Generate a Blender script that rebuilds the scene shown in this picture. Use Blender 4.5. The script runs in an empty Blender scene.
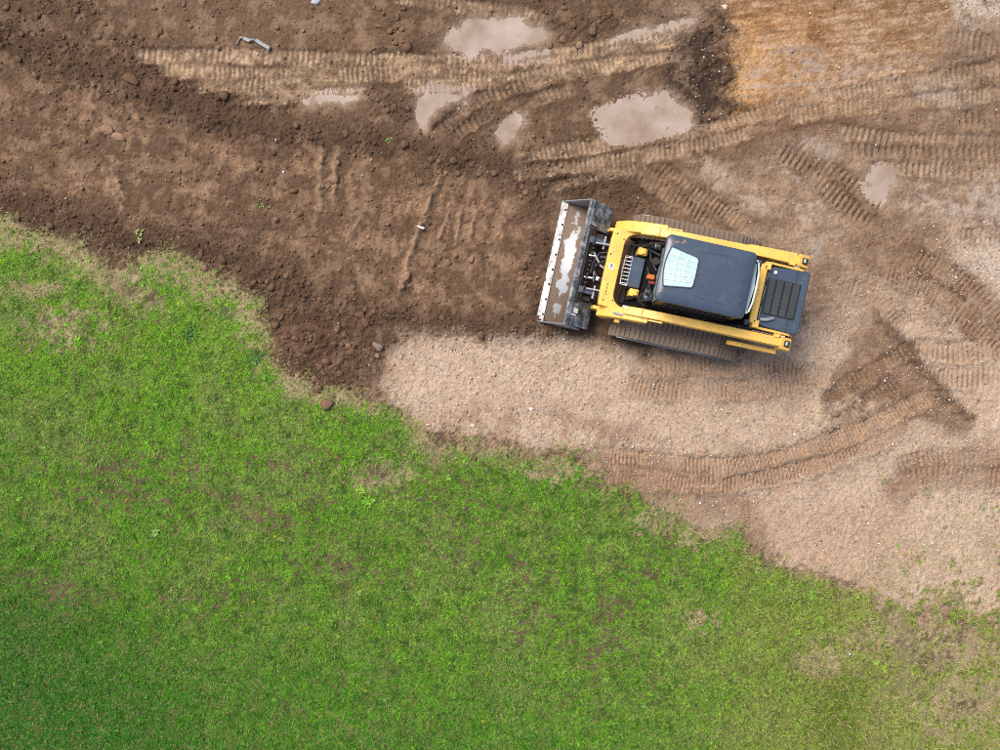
import bpy, bmesh, math, random
import numpy as np
from mathutils import Vector, Matrix, Quaternion

R = math.radians
S = bpy.context.scene
COL = S.collection
rng = np.random.default_rng(7)
random.seed(7)

# ------------------------------------------------------------------ camera
PPM = 57.87                      # plan scale: survey units per metre on the ground
cam_d = bpy.data.cameras.new('camera')
cam_d.sensor_width = 36.0
cam_d.lens = 36.0 * 0.868
cam_d.clip_start = 0.1
cam_d.clip_end = 2000.0
cam = bpy.data.objects.new('camera', cam_d)
cam.location = (0, 0, 15.0)
cam.rotation_euler = (0, 0, 0)
COL.objects.link(cam)
S.camera = cam

# ------------------------------------------------------------------ sky and sun
SUN_EL, SUN_AZ = R(56), R(-48)    # azimuth measured from +Y towards +X
w = bpy.data.worlds.new('World')
S.world = w
w.use_nodes = True
wn = w.node_tree.nodes
wl = w.node_tree.links
for n in list(wn):
    wn.remove(n)
wo = wn.new('ShaderNodeOutputWorld')
bg = wn.new('ShaderNodeBackground')
sky = wn.new('ShaderNodeTexSky')
sky.sky_type = 'NISHITA'
sky.sun_disc = False
sky.sun_elevation = SUN_EL
sky.sun_rotation = SUN_AZ
sky.air_density = 1.0
sky.dust_density = 5.0
sky.ozone_density = 1.0
bg.inputs['Strength'].default_value = 0.125
wl.new(sky.outputs[0], bg.inputs['Color'])
wl.new(bg.outputs[0], wo.inputs['Surface'])
sd = bpy.data.lights.new('sun', 'SUN')
sd.energy = 1.7
sd.angle = R(26)
sd.color = (1.0, 0.93, 0.82)
so = bpy.data.objects.new('sun', sd)
sdir = Vector((math.sin(SUN_AZ) * math.cos(SUN_EL), math.cos(SUN_AZ) * math.cos(SUN_EL), math.sin(SUN_EL)))
so.rotation_euler = sdir.to_track_quat('Z', 'Y').to_euler()
so.location = (0, 0, 30)
COL.objects.link(so)
vs = S.view_settings
vs.view_transform = 'Standard'
vs.look = 'None'
vs.gamma = 1.0
vs.exposure = 0.47
vs.use_curve_mapping = False
S.cycles.filter_width = 1.0
S.cycles.use_denoising = False


# ------------------------------------------------------------------ helpers
def lin(c):
    c = np.asarray(c, float) / 255.0
    return np.where(c <= 0.04045, c / 12.92, ((c + 0.055) / 1.055) ** 2.4)


def M(px, py):
    """plan survey position -> metres"""
    return (px - 500.0) / PPM, (375.0 - py) / PPM


def sstep(a, b, x):
    t = np.clip((x - a) / (b - a), 0, 1)
    return t * t * (3 - 2 * t)


_perm = rng.permutation(1024)
_ang = rng.random(1024) * 2 * np.pi
_gx, _gy = np.cos(_ang), np.sin(_ang)


def perlin(x, y, seed=0):
    x = x + seed * 17.31
    y = y - seed * 9.73
    xi = np.floor(x).astype(np.int64)
    yi = np.floor(y).astype(np.int64)
    xf, yf = x - xi, y - yi

    def g(ix, iy, fx, fy):
        h = _perm[(_perm[(ix + seed * 31) & 1023] + iy) & 1023]
        return _gx[h] * fx + _gy[h] * fy
    u = xf * xf * xf * (xf * (xf * 6 - 15) + 10)
    v = yf * yf * yf * (yf * (yf * 6 - 15) + 10)
    a = g(xi, yi, xf, yf)
    b = g(xi + 1, yi, xf - 1, yf)
    c = g(xi, yi + 1, xf, yf - 1)
    d = g(xi + 1, yi + 1, xf - 1, yf - 1)
    return ((a + (b - a) * u) + ((c + (d - c) * u) - (a + (b - a) * u)) * v) * 1.5


def fbm(x, y, f, octv=4, seed=0, gain=0.5):
    o = 0
    a = 1.0
    t = 0
    for i in range(octv):
        o = o + a * perlin(x * f, y * f, seed + i)
        t += a
        a *= gain
        f *= 2.03
    return o / t * 1.5


def catmull(pts, step=0.06):
    p = [np.array(M(*q)) for q in pts]
    p = [2 * p[0] - p[1]] + p + [2 * p[-1] - p[-2]]
    out = []
    for i in range(1, len(p) - 2):
        n = max(2, int(np.linalg.norm(p[i + 1] - p[i]) / step))
        for k in range(n):
            t = k / n
            out.append(0.5 * ((2 * p[i]) + (p[i + 1] - p[i - 1]) * t + (2 * p[i - 1] - 5 * p[i] + 4 * p[i + 1] - p[i + 2]) * t * t
                              + (-p[i - 1] + 3 * p[i] - 3 * p[i + 1] + p[i + 2]) * t ** 3))
    out.append(p[-2])
    return np.array(out)


def line_dist(x, y, pl):
    """signed distance, arc length and total length for points near a polyline"""
    best = np.full(x.shape, 1e9)
    sd_ = np.full(x.shape, 1e9)
    ss = np.zeros(x.shape)
    acc = 0.0
    for i in range(len(pl) - 1):
        a, b = pl[i], pl[i + 1]
        d = b - a
        L = math.hypot(*d)
        if L < 1e-6:
            continue
        tx, ty = d / L
        rx, ry = x - a[0], y - a[1]
        t = np.clip(rx * tx + ry * ty, 0, L)
        ex, ey = rx - t * tx, ry - t * ty
        dd = ex * ex + ey * ey
        m = dd < best
        best = np.where(m, dd, best)
        sd_ = np.where(m, np.sqrt(dd) * np.sign(tx * ry - ty * rx), sd_)
        ss = np.where(m, acc + t, ss)
        acc += L
    return sd_, ss, acc


def poly_sd(x, y, pts):
    """signed distance (metres, positive inside) to a polygon given in plan units"""
    P = np.array([M(*q) for q in pts])
    n = len(P)
    best = np.full(x.shape, 1e9)
    ins = np.zeros(x.shape, bool)
    for i in range(n):
        a, b = P[i], P[(i + 1) % n]
        d = b - a
        L2 = d @ d
        rx, ry = x - a[0], y - a[1]
        t = np.clip((rx * d[0] + ry * d[1]) / L2, 0, 1)
        best = np.minimum(best, (rx - t * d[0]) ** 2 + (ry - t * d[1]) ** 2)
        if abs(d[1]) > 1e-12:
            c = ((a[1] > y) != (b[1] > y)) & (x < d[0] * (y - a[1]) / d[1] + a[0])
            ins ^= c
    return np.where(ins, 1, -1) * np.sqrt(best)


def np_mesh(name, verts, faces, colors=None, smooth=False, extra=None):
    me = bpy.data.meshes.new(name)
    nv, (nf, k) = len(verts), faces.shape
    me.vertices.add(nv)
    me.vertices.foreach_set('co', np.ascontiguousarray(verts, np.float32).ravel())
    me.loops.add(nf * k)
    me.loops.foreach_set('vertex_index', np.ascontiguousarray(faces, np.int32).ravel())
    me.polygons.add(nf)
    me.polygons.foreach_set('loop_start', np.arange(0, nf * k, k, dtype=np.int32))
    me.update(calc_edges=True)
    if colors is not None:
        at = me.color_attributes.new('tint', 'FLOAT_COLOR', 'POINT')
        c4 = np.ones((nv, 4), np.float32)
        c4[:, :3] = colors
        at.data.foreach_set('color', c4.ravel())
    for nm, vals in (extra or {}).items():
        at = me.attributes.new(nm, 'FLOAT', 'POINT')
        at.data.foreach_set('value', np.ascontiguousarray(vals, np.float32).ravel())
    if smooth:
        me.shade_smooth()
    return me


def link(name, me, material=None, parent=None):
    o = bpy.data.objects.new(name, me)
    COL.objects.link(o)
    if material is not None and me is not None:
        if not me.materials:
            me.materials.append(material)
    if parent is not None:
        o.parent = parent
    return o


def tag(o, label=None, cat=None, group=None, kind=None):
    if label:
        o['label'] = label
    if cat:
        o['category'] = cat
    if group:
        o['group'] = group
    if kind:
        o['kind'] = kind
    return o


# ------------------------------------------------------------------ materials
def nodes_of(name):
    m = bpy.data.materials.new(name)
    m.use_nodes = True
    nt = m.node_tree
    b = nt.nodes['Principled BSDF']
    return m, nt, b


def noise_node(nt, scale, detail=4, rough=0.6, coord='Object'):
    tc = nt.nodes.new('ShaderNodeTexCoord')
    n = nt.nodes.new('ShaderNodeTexNoise')
    n.inputs['Scale'].default_value = scale
    n.inputs['Detail'].default_value = detail
    n.inputs['Roughness'].default_value = rough
    nt.links.new(tc.outputs[coord], n.inputs['Vector'])
    return n


def ramp(nt, src, stops):
    r = nt.nodes.new('ShaderNodeValToRGB')
    e = r.color_ramp.elements
    while len(e) < len(stops):
        e.new(0.5)
    for i, (p, c) in enumerate(stops):
        e[i].position = p
        e[i].color = (*c, 1) if len(c) == 3 else c
    nt.links.new(src, r.inputs[0])
    return r


def bump(nt, b, src, strength, dist):
    bn = nt.nodes.new('ShaderNodeBump')
    bn.inputs['Strength'].default_value = strength
    bn.inputs['Distance'].default_value = dist
    nt.links.new(src, bn.inputs['Height'])
    nt.links.new(bn.outputs[0], b.inputs['Normal'])


def tint_mat(name, rough=0.9, fine=90.0, amount=0.35, bump_d=0.006, spec=0.3, wet=False, translucent=0.0):
    """material coloured by the mesh's tint attribute, broken up by fine noise"""
    m, nt, b = nodes_of(name)
    at = nt.nodes.new('ShaderNodeAttribute')
    at.attribute_name = 'tint'
    n = noise_node(nt, fine, 5, 0.65)
    lo, hi = 1 - amount, 1 + amount
    rr = ramp(nt, n.outputs[0], [(0.3, (lo, lo, lo)), (0.7, (hi, hi, hi))])
    mx = nt.nodes.new('ShaderNodeMix')
    mx.data_type = 'RGBA'
    mx.blend_type = 'MULTIPLY'
    mx.inputs[0].default_value = 1.0
    nt.links.new(at.outputs['Color'], mx.inputs[6])
    nt.links.new(rr.outputs[0], mx.inputs[7])
    nt.links.new(mx.outputs[2], b.inputs['Base Color'])
    b.inputs['Roughness'].default_value = rough
    b.inputs['Specular IOR Level'].default_value = spec
    if wet:
        aw = nt.nodes.new('ShaderNodeAttribute')
        aw.attribute_name = 'gloss'
        mr = nt.nodes.new('ShaderNodeMapRange')
        mr.inputs['To Min'].default_value = rough
        mr.inputs['To Max'].default_value = 0.28
        nt.links.new(aw.outputs['Fac'], mr.inputs['Value'])
        nt.links.new(mr.outputs[0], b.inputs['Roughness'])
    if bump_d:
        bump(nt, b, n.outputs[0], 0.9, bump_d)
    return m


def paint(name, col, rough=0.45, dirt=0.3, dirt_col=(0.16, 0.10, 0.065), scale=6.0, metal=0.0, spec=0.5, fine=60.0):
    m, nt, b = nodes_of(name)
    n = noise_node(nt, scale, 8, 0.7)
    r = ramp(nt, n.outputs[0], [(0.62 - 0.35 * dirt, (0, 0, 0)), (0.80 - 0.15 * dirt, (1, 1, 1))])
    mul = nt.nodes.new('ShaderNodeMath')
    mul.operation = 'MULTIPLY'
    mul.inputs[1].default_value = min(1.0, dirt * 1.6)
    nt.links.new(r.outputs[0], mul.inputs[0])
    n2 = noise_node(nt, 2.5, 3, 0.5)
    a = tuple(c * 0.88 for c in col)
    z = tuple(min(1, c * 1.1) for c in col)
    r2 = ramp(nt, n2.outputs[0], [(0.3, a), (0.7, z)])
    mx = nt.nodes.new('ShaderNodeMix')
    mx.data_type = 'RGBA'
    nt.links.new(mul.outputs[0], mx.inputs[0])
    nt.links.new(r2.outputs[0], mx.inputs[6])
    mx.inputs[7].default_value = (*dirt_col, 1)
    nt.links.new(mx.outputs[2], b.inputs['Base Color'])
    b.inputs['Metallic'].default_value = metal
    b.inputs['Specular IOR Level'].default_value = spec
    n3 = noise_node(nt, fine, 4, 0.6)
    r3 = ramp(nt, n3.outputs[0], [(0.3, (rough * 0.8,) * 3), (0.7, (min(1, rough * 1.25),) * 3)])
    mr = nt.nodes.new('ShaderNodeMix')
    mr.data_type = 'RGBA'
    nt.links.new(mul.outputs[0], mr.inputs[0])
    nt.links.new(r3.outputs[0], mr.inputs[6])
    mr.inputs[7].default_value = (0.95, 0.95, 0.95, 1)
    nt.links.new(mr.outputs[2], b.inputs['Roughness'])
    bump(nt, b, n3.outputs[0], 0.12, 0.003)
    return m


MAT = {}
MAT['ground'] = tint_mat('earth', 0.93, 70, 0.42, 0.010, 0.25, wet=True)
MAT['soil'] = tint_mat('soil_clod', 0.95, 60, 0.30, 0.008, 0.2)
MAT['stone'] = tint_mat('gravel_stone', 0.75, 40, 0.18, 0.004, 0.4)
MAT['grass'] = tint_mat('grass_blade', 0.6, 30, 0.15, 0.0, 0.3)

# ------------------------------------------------------------------ ground sheet
STEP = 0.0225


def axis(half):
    a = np.arange(-half, half + STEP / 2, STEP)
    g, st, p = [], STEP, half
    while p < 300:
        st *= 1.22
        p += st
        g.append(p)
    g = np.array(g)
    return np.concatenate([-g[::-1], a, g])


xs, ys = axis(9.9), axis(7.8)
X, Y = np.meshgrid(xs, ys)
NX, NY = len(xs), len(ys)

# wandering of the zone borders
wx = 0.17 * fbm(X, Y, 1.1, 3, 3) + 0.10 * fbm(X, Y, 4.0, 4, 8, 0.65)
wy = 0.17 * fbm(X, Y, 1.1, 3, 13) + 0.10 * fbm(X, Y, 4.0, 4, 18, 0.65)
XW, YW = X + wx, Y + wy
fine = fbm(X, Y, 7.0, 4, 21)
mid = fbm(X, Y, 1.6, 4, 31)
grit = fbm(X, Y, 19.0, 2, 41, 0.8)
speck = 0.55 * fine + 0.6 * grit + 0.3 * rng.normal(size=X.shape)

H = 0.03 * fbm(X, Y, 0.35, 3, 51)
alb = np.empty(X.shape + (3,))
gloss = np.zeros(X.shape)
rough = np.full(X.shape, 0.35)
bump_grid = None


def put(mask, rgb):
    global alb
    c = lin(rgb)
    m = mask[..., None]
    alb = alb * (1 - m) + c * m


def zone(pts, soft=0.15, warp=1.0, dither=0.75):
    x = X + wx * warp
    y = Y + wy * warp
    P = np.array([M(*q) for q in pts])
    x0, y0 = P.min(0) - 1.0
    x1, y1 = P.max(0) + 1.0
    out = np.zeros(X.shape)
    i0, i1 = np.searchsorted(xs, [x0, x1])
    j0, j1 = np.searchsorted(ys, [y0, y1])
    sl = (slice(j0, j1), slice(i0, i1))
    out[sl] = sstep(-soft, soft, poly_sd(x[sl], y[sl], pts) + soft * dither * speck[sl])
    return out


def band(pts, half, warp=1.0):
    """0..1 ridge-shaped mask along a line"""
    pl = catmull(pts, 0.15)
    x0, y0 = pl.min(0) - half * 3 - .5
    x1, y1 = pl.max(0) + half * 3 + .5
    i0, i1 = np.searchsorted(xs, [x0, x1])
    j0, j1 = np.searchsorted(ys, [y0, y1])
    sl = (slice(j0, j1), slice(i0, i1))
    d, s, L = line_dist(X[sl] + wx[sl] * warp, Y[sl] + wy[sl] * warp, pl)
    out = np.zeros(X.shape)
    out[sl] = np.exp(-(d / half) ** 2)
    out[sl] *= np.clip(1 + 0.5 * speck[sl] * (1 - out[sl]) * 1.4, 0, 1.3)
    return out


# base earth: browner to the upper left, paler and stonier to the right
alb[:] = lin((101, 79, 62))
right = sstep(620, 760, 500 + XW * PPM)
put(right, (138, 115, 97))
hs_ = fbm(X * 0.9, Y * 2.4, 1.5, 4, 33)
put(right * sstep(0.0, 0.55, hs_ + 0.45 * speck) * 0.7, (166, 145, 127))
put(right * sstep(0.05, 0.55, -hs_ + 0.45 * speck) * 0.6, (106, 84, 67))

# streaks dragged along the scraped lane
ca, sa = math.cos(R(-13)), math.sin(R(-13))
ul, vl = X * ca + Y * sa, -X * sa + Y * ca
streak = fbm(ul, vl * 3.2, 1.3, 4, 61)
across = fbm(ul * 2.6, vl * 0.8, 1.8, 3, 66)
lane = zone([(-250, 40), (0, 78), (100, 90), (200, 120), (330, 150), (430, 165), (530, 185), (560, 250), (545, 330), (470, 318),
             (390, 300), (330, 280), (260, 262), (150, 225), (60, 205), (0, 190), (-250, 120)], 0.2)
put(lane, (100, 77, 60))
tan = lane * sstep(0.0, 0.6, streak * 0.7 + mid * 0.3 + across * 0.3 + speck * 0.35)
put(tan * 0.75, (136, 107, 85))
for q in ([(75, 100), (140, 118), (175, 145), (120, 150), (80, 130)], [(330, 255), (420, 285), (440, 295), (330, 285), (250, 252)],
          [(440, 195), (520, 205), (505, 265), (440, 260), (430, 225)], [(340, 185), (420, 200), (400, 260), (350, 240)]):
    z = zone(q, 0.22) * sstep(-0.25, 0.2, across + fine * 0.5)
    put(z * 0.45, (146, 116, 93))
    rough = rough + z * 0.15

# strip along the top edge
top = zone([(140, -60), (440, -60), (430, 30), (380, 48), (150, 46), (120, 20)], 0.2)
put(top * 0.8, (110, 86, 68))
rough -= top * 0.1

# gravel apron
gravel = zone([(372, 388), (395, 345), (420, 330), (520, 336), (600, 338), (640, 352), (740, 352), (820, 330), (850, 270), (930, 250),
               (960, 235), (1250, 220), (1250, 640), (1000, 610), (930, 610), (860, 588), (800, 572), (752, 550), (745, 525), (700, 525),
               (650, 500), (600, 470), (560, 448), (470, 440), (430, 428)], 0.22, 1.5)
put(gravel, (186, 163, 143))
put(gravel * sstep(-0.1, 0.5, mid + 0.6 * speck) * 0.55, (150, 125, 105))
pale = zone([(915, -40), (1200, -40), (1200, 18), (1000, 26), (962, 32), (930, 20)], 0.25, 1.8)
pale = pale * sstep(-.5, .25, mid + .5 * speck)
put(pale * 0.9, (184, 170, 156))
pale2 = zone([(945, 262), (1000, 240), (1150, 240), (1150, 318), (1000, 300), (975, 285)], 0.14)
pale2 = pale2 * sstep(-.5, .25, mid + .5 * speck)
put(pale2 * 0.85, (180, 166, 154))
pink = zone([(700, 500), (800, 500), (900, 500), (930, 560), (880, 590), (800, 570), (752, 548), (735, 520)], 0.2)
put(pink * 0.55, (166, 138, 116))
edge_brown = zone([(600, 462), (640, 452), (700, 470), (760, 500), (770, 560), (740, 545), (735, 520), (700, 522), (650, 500), (615, 485)], 0.14)
put(edge_brown * 0.7, (132, 106, 87))
dusk = zone([(425, 425), (470, 400), (545, 412), (610, 430), (640, 455), (600, 465), (540, 455), (470, 440)], 0.15) * sstep(-0.2, 0.25, fine + mid)
put(dusk * 0.6, (136, 106, 84))
cut = zone([(550, 405), (640, 425), (660, 440), (600, 440)], 0.08)
put(cut * 0.5, (128, 98, 80))

# ground around and right of the machine
mid_right = zone([(640, 160), (760, 140), (870, 150), (900, 230), (960, 240), (880, 270), (815, 300), (760, 230), (700, 215), (640, 200)], 0.2)
put(mid_right * 0.35, (146, 120, 101))
scuff = zone([(840, 240), (920, 225), (1000, 300), (1010, 345), (950, 330), (900, 300)], 0.2) * sstep(-0.1, 0.3, fine + mid)
put(scuff * 0.85, (116, 91, 71))
wedge = zone([(872, 322), (905, 345), (972, 420), (962, 440), (930, 428), (880, 400), (850, 395), (822, 408), (826, 380), (850, 350)], 0.10)
put(wedge * 0.8, (116, 90, 70))
wedge2 = zone([(825, 380), (900, 345), (935, 385), (880, 405), (850, 430), (825, 428)], 0.09) * sstep(-.3, .2, fine)
put(wedge2 * 0.45, (112, 86, 67))

# orange clay and the black-brown trail beside it
clay = zone([(716, 18), (760, -30), (945, -30), (950, 45), (915, 90), (800, 116), (712, 122), (718, 80)], 0.22, 1.8)
ustr = fbm(X * 0.55 + wx, Y * 4.0 - X * .45, 2.2, 5, 71, 0.62)
claystr = clay * sstep(-0.15, 0.2, ustr + 0.5 * mid)
put(clay * 0.9, (166, 122, 80))
put(claystr * sstep(740, 860, 500 + X * PPM) * 0.5, (160, 136, 115))
put(clay * sstep(0.0, 0.32, -ustr + 0.3 * speck) * 0.75, (112, 78, 50))
put(clay * sstep(770, 900, 500 + XW * PPM) * 0.55, (128, 98, 73))
put(clay * sstep(25, 0, 375 - YW * PPM) * 0.5, (124, 94, 66))
put(clay * sstep(0.05, .38, ustr + .3 * speck) * .6, (180, 154, 130))
bright = zone([(722, 35), (748, 38), (770, 62), (770, 98), (718, 105)], 0.15)
put(bright * 0.6, (186, 146, 102))
sooty = zone([(690, 14), (718, 18), (728, 60), (724, 116), (706, 136), (692, 112), (672, 90), (670, 62), (688, 46)], 0.22, 2.2)
put(sooty * 0.95, (62, 47, 38))
H += sooty * 0.05
rough = rough + sooty * 0.5
dark_rim = zone([(640, 0), (720, -20), (715, 22), (660, 18), (630, 12)], 0.12) * sstep(-.2, .2, fine)
put(dark_rim * 0.6, (96, 72, 54))
# dark windrow below the clay
put(band([(640, 185), (700, 165), (760, 135), (800, 122), (860, 118)], 0.16) * 0.75, (104, 79, 61))

# dark freshly turned soil, plus a darker band by the upper track
dk = (78, 58, 45)
fresh = np.zeros(X.shape)
for pts, hw, amt, hgt in (
        ([(-160, 20), (0, 35), (60, 60), (130, 78), (170, 100), (215, 112), (300, 132), (390, 142), (470, 155), (540, 172)], 0.30, 0.9, 0.07),
        ([(-160, 170), (0, 200), (60, 222), (130, 240), (200, 250), (250, 270)], 0.38, 1.0, 0.06),
        ([(250, 270), (285, 300), (310, 340), (330, 365)], 0.65, 0.9, 0.05),
        ([(380, 318), (450, 322), (520, 326), (600, 332), (640, 345)], 0.22, 0.95, 0.06),
        ([(530, 190), (545, 240), (535, 320)], 0.28, 0.7, 0.02),
        ([(560, 180), (600, 190), (650, 205)], 0.30, 0.85, 0.02),  # darker band between the bucket and the upper track
        ([(430, 140), (480, 100), (530, 84)], 0.24, 0.55, 0.03),
        ([(160, 92), (200, 97), (235, 105)], 0.25, 0.9, 0.05),
        ([(545, 15), (600, 20), (640, 12)], 0.28, 0.45, 0.04),
        ([(400, 15), (392, 30), (398, 45)], 0.35, 0.35, 0.04),
        ([(375, 100), (395, 108), (410, 112)], 0.18, 0.6, 0.05)):
    b_ = band(pts, hw)
    fresh = np.maximum(fresh, b_ * amt)
    H = H + b_ * hgt
put(np.clip(fresh, 0, 1) * (0.85 + 0.15 * np.clip(fine * 2, -1, 1)), dk)
corner = zone([(-200, -60), (130, -60), (120, 30), (140, 60), (90, 80), (0, 70), (-200, 60)], 0.4) * sstep(-.3, .3, mid + .3)
put(corner * 0.75, (86, 66, 51))  # dark corner soil, deepened in colour to imitate vignetting
rough = rough + fresh * 0.55 + corner * 0.35
lump = zone([(265, 290), (340, 285), (385, 300), (400, 330), (370, 385), (330, 385), (280, 345)], 0.3)
put(lump * 0.75, (86, 64, 49))
put(lump * sstep(0.05, 0.35, mid + fine * .4) * 0.5, (104, 79, 61))
rough = rough + lump * 0.3

# broad swaths of damp churned mud on the right
for q_, k_ in (([(690, 150), (760, 126), (860, 112), (1000, 88), (1150, 80), (1150, 165), (900, 165), (850, 140), (780, 155), (720, 185)], .62),
               ([(776, 148), (802, 134), (900, 214), (872, 236)], .75), ([(630, 172), (664, 158), (764, 234), (716, 230)], .7),
               ([(875, 225), (940, 238), (1010, 300), (1150, 340), (1150, 380), (990, 350), (930, 322), (870, 268)], .7), ([(815, 280), (870, 262), (905, 320), (860, 345), (820, 330)], .5),
               ([(596, 448), (720, 458), (800, 442), (905, 400), (935, 392), (920, 430), (860, 462), (780, 490), (700, 498), (610, 486)], .45),
               ([(884, 476), (925, 448), (1150, 446), (1150, 494), (930, 492), (898, 500)], .6), ([(930, 30), (1150, 28), (1150, 80), (940, 82)], .55),
               ([(630, 352), (740, 356), (830, 366), (815, 392), (720, 402), (640, 394)], .3)):
    z = zone(q_, 0.25, 1.6)
    put(z * k_ * np.clip(.9 + .5 * mid + .4 * speck, .2, 1.15), (112, 87, 68))
    rough += z * k_ * 0.25

# ---- wheel and crawler marks
tan1, tan2, tan3 = (172, 144, 119), (156, 130, 108), (134, 109, 89)
marks = [  # points, width m, lug pitch m, depth m, groove m, colour, mix
    ([(132, 57), (200, 56), (300, 58), (360, 60), (470, 60), (550, 56), (630, 40), (694, 22)], .21, .115, .030, .030, tan1, .78),
    ([(155, 70), (250, 73), (350, 74), (450, 72), (530, 68), (610, 54), (684, 38)], .21, .10, .030, .032, tan1, .70),
    ([(192, 86), (240, 86), (300, 85), (372, 87)], .20, .11, .028, .028, tan1, .78),
    ([(398, 87), (478, 83), (542, 76), (606, 66), (680, 55)], .21, .10, .030, .030, tan1, .70),
    ([(238, 99), (300, 96), (370, 92)], .19, .11, .026, .028, tan1, .78),
    ([(508, 160), (590, 146), (670, 133), (712, 128), (760, 112), (800, 104), (860, 92), (930, 80), (1000, 66), (1100, 50)], .21, .10, .035, .032, tan2, .75),
    ([(508, 174), (574, 167), (630, 157), (702, 144), (760, 128)], .21, .10, .035, .032, tan2, .7),
    ([(545, 188), (600, 176), (650, 166)], .15, .10, .03, .028, tan2, .5),
    ([(780, 118), (820, 112), (867, 105), (947, 98), (1060, 90)], .20, .10, .03, .028, tan2, .6),
    ([(390, -4), (440, 3), (480, 8), (522, 12), (552, 24)], .20, .105, .03, .03, tan2, .7),
    ([(330, -25), (390, -12), (450, -6)], .20, .105, .03, .03, tan2, .7),
    ([(428, 142), (455, 118), (482, 98), (545, 80)], .20, .12, .04, .035, tan3, .6),
    ([(444, 146), (470, 124), (500, 106)], .20, .12, .04, .035, tan3, .5),
    ([(494, 144), (510, 120), (540, 100), (580, 86)], .18, .11, .03, .028, tan2, .55),
    ([(940, 40), (1000, 45), (1150, 52)], .30, .12, .03, .03, tan3, .5),
    ([(935, 66), (1000, 72), (1150, 75)], .26, .12, .03, .03, tan3, .5),
    ([(830, 130), (895, 138), (1000, 142), (1150, 146)], .20, .12, .035, .04, tan2, .65),
    ([(842, 149), (909, 153), (1000, 156), (1150, 158)], .22, .13, .035, .04, tan3, .7),
    ([(866, 167), (930, 170), (1000, 170), (1150, 172)], .22, .12, .035, .045, tan2, .75),
    ([(950, 118), (1000, 121), (1150, 125)], .24, .12, .03, .035, tan3, .5),
    ([(952, 233), (1000, 235), (1150, 240)], .22, .10, .035, .045, tan3, .75),
    ([(776, 146), (810, 172), (840, 199), (876, 228)], .25, .115, .045, .05, tan3, .7),
    ([(794, 141), (830, 168), (860, 188), (892, 212)], .22, .115, .045, .05, tan3, .6),
    ([(636, 172), (680, 200), (720, 227)], .25, .10, .04, .04, tan3, .7),
    ([(656, 166), (700, 196), (760, 236)], .25, .10, .04, .04, tan3, .7),
    ([(598, 456), (650, 462), (720, 466), (790, 453), (860, 430), (905, 408), (935, 392)], .26, .075, .03, .032, (168, 136, 111), .75),
    ([(602, 472), (650, 478), (720, 484), (790, 472), (860, 450), (911, 424)], .24, .075, .03, .032, (160, 128, 104), .75),
    ([(892, 472), (930, 461), (1000, 459), (1150, 462)], .30, .10, .04, .04, (146, 118, 96), .9),
    ([(896, 487), (930, 476), (1000, 478), (1150, 480)], .28, .10, .04, .04, (142, 114, 92), .9),
    ([(640, 364), (720, 366), (780, 368), (830, 380)], .26, .09, .02, .024, (164, 132, 108), .6),
    ([(620, 384), (680, 392), (750, 388), (815, 376)], .24, .09, .02, .024, (164, 132, 108), .6),
    ([(905, 345), (950, 352), (1000, 350), (1100, 345)], .26, .10, .03, .03, (158, 130, 106), .6),
    ([(915, 375), (960, 378), (1050, 372)], .26, .10, .03, .03, (160, 132, 110), .6),
    ([(880, 270), (930, 290), (970, 320), (1010, 360)], .26, .10, .03, .03, (140, 110, 88), .6),
    ([(905, 250), (960, 280), (1000, 315), (1040, 350)], .24, .10, .03, .03, (136, 106, 84), .6),
    ([(840, 282), (880, 300), (905, 330)], .26, .10, .03, .03, (142, 112, 90), .6),
    ([(822, 405), (850, 385), (890, 360), (915, 345)], .22, .09, .03, .03, (126, 98, 76), .7),
    ([(838, 422), (870, 400), (905, 378)], .22, .09, .03, .03, (130, 102, 80), .7),
]
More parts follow.
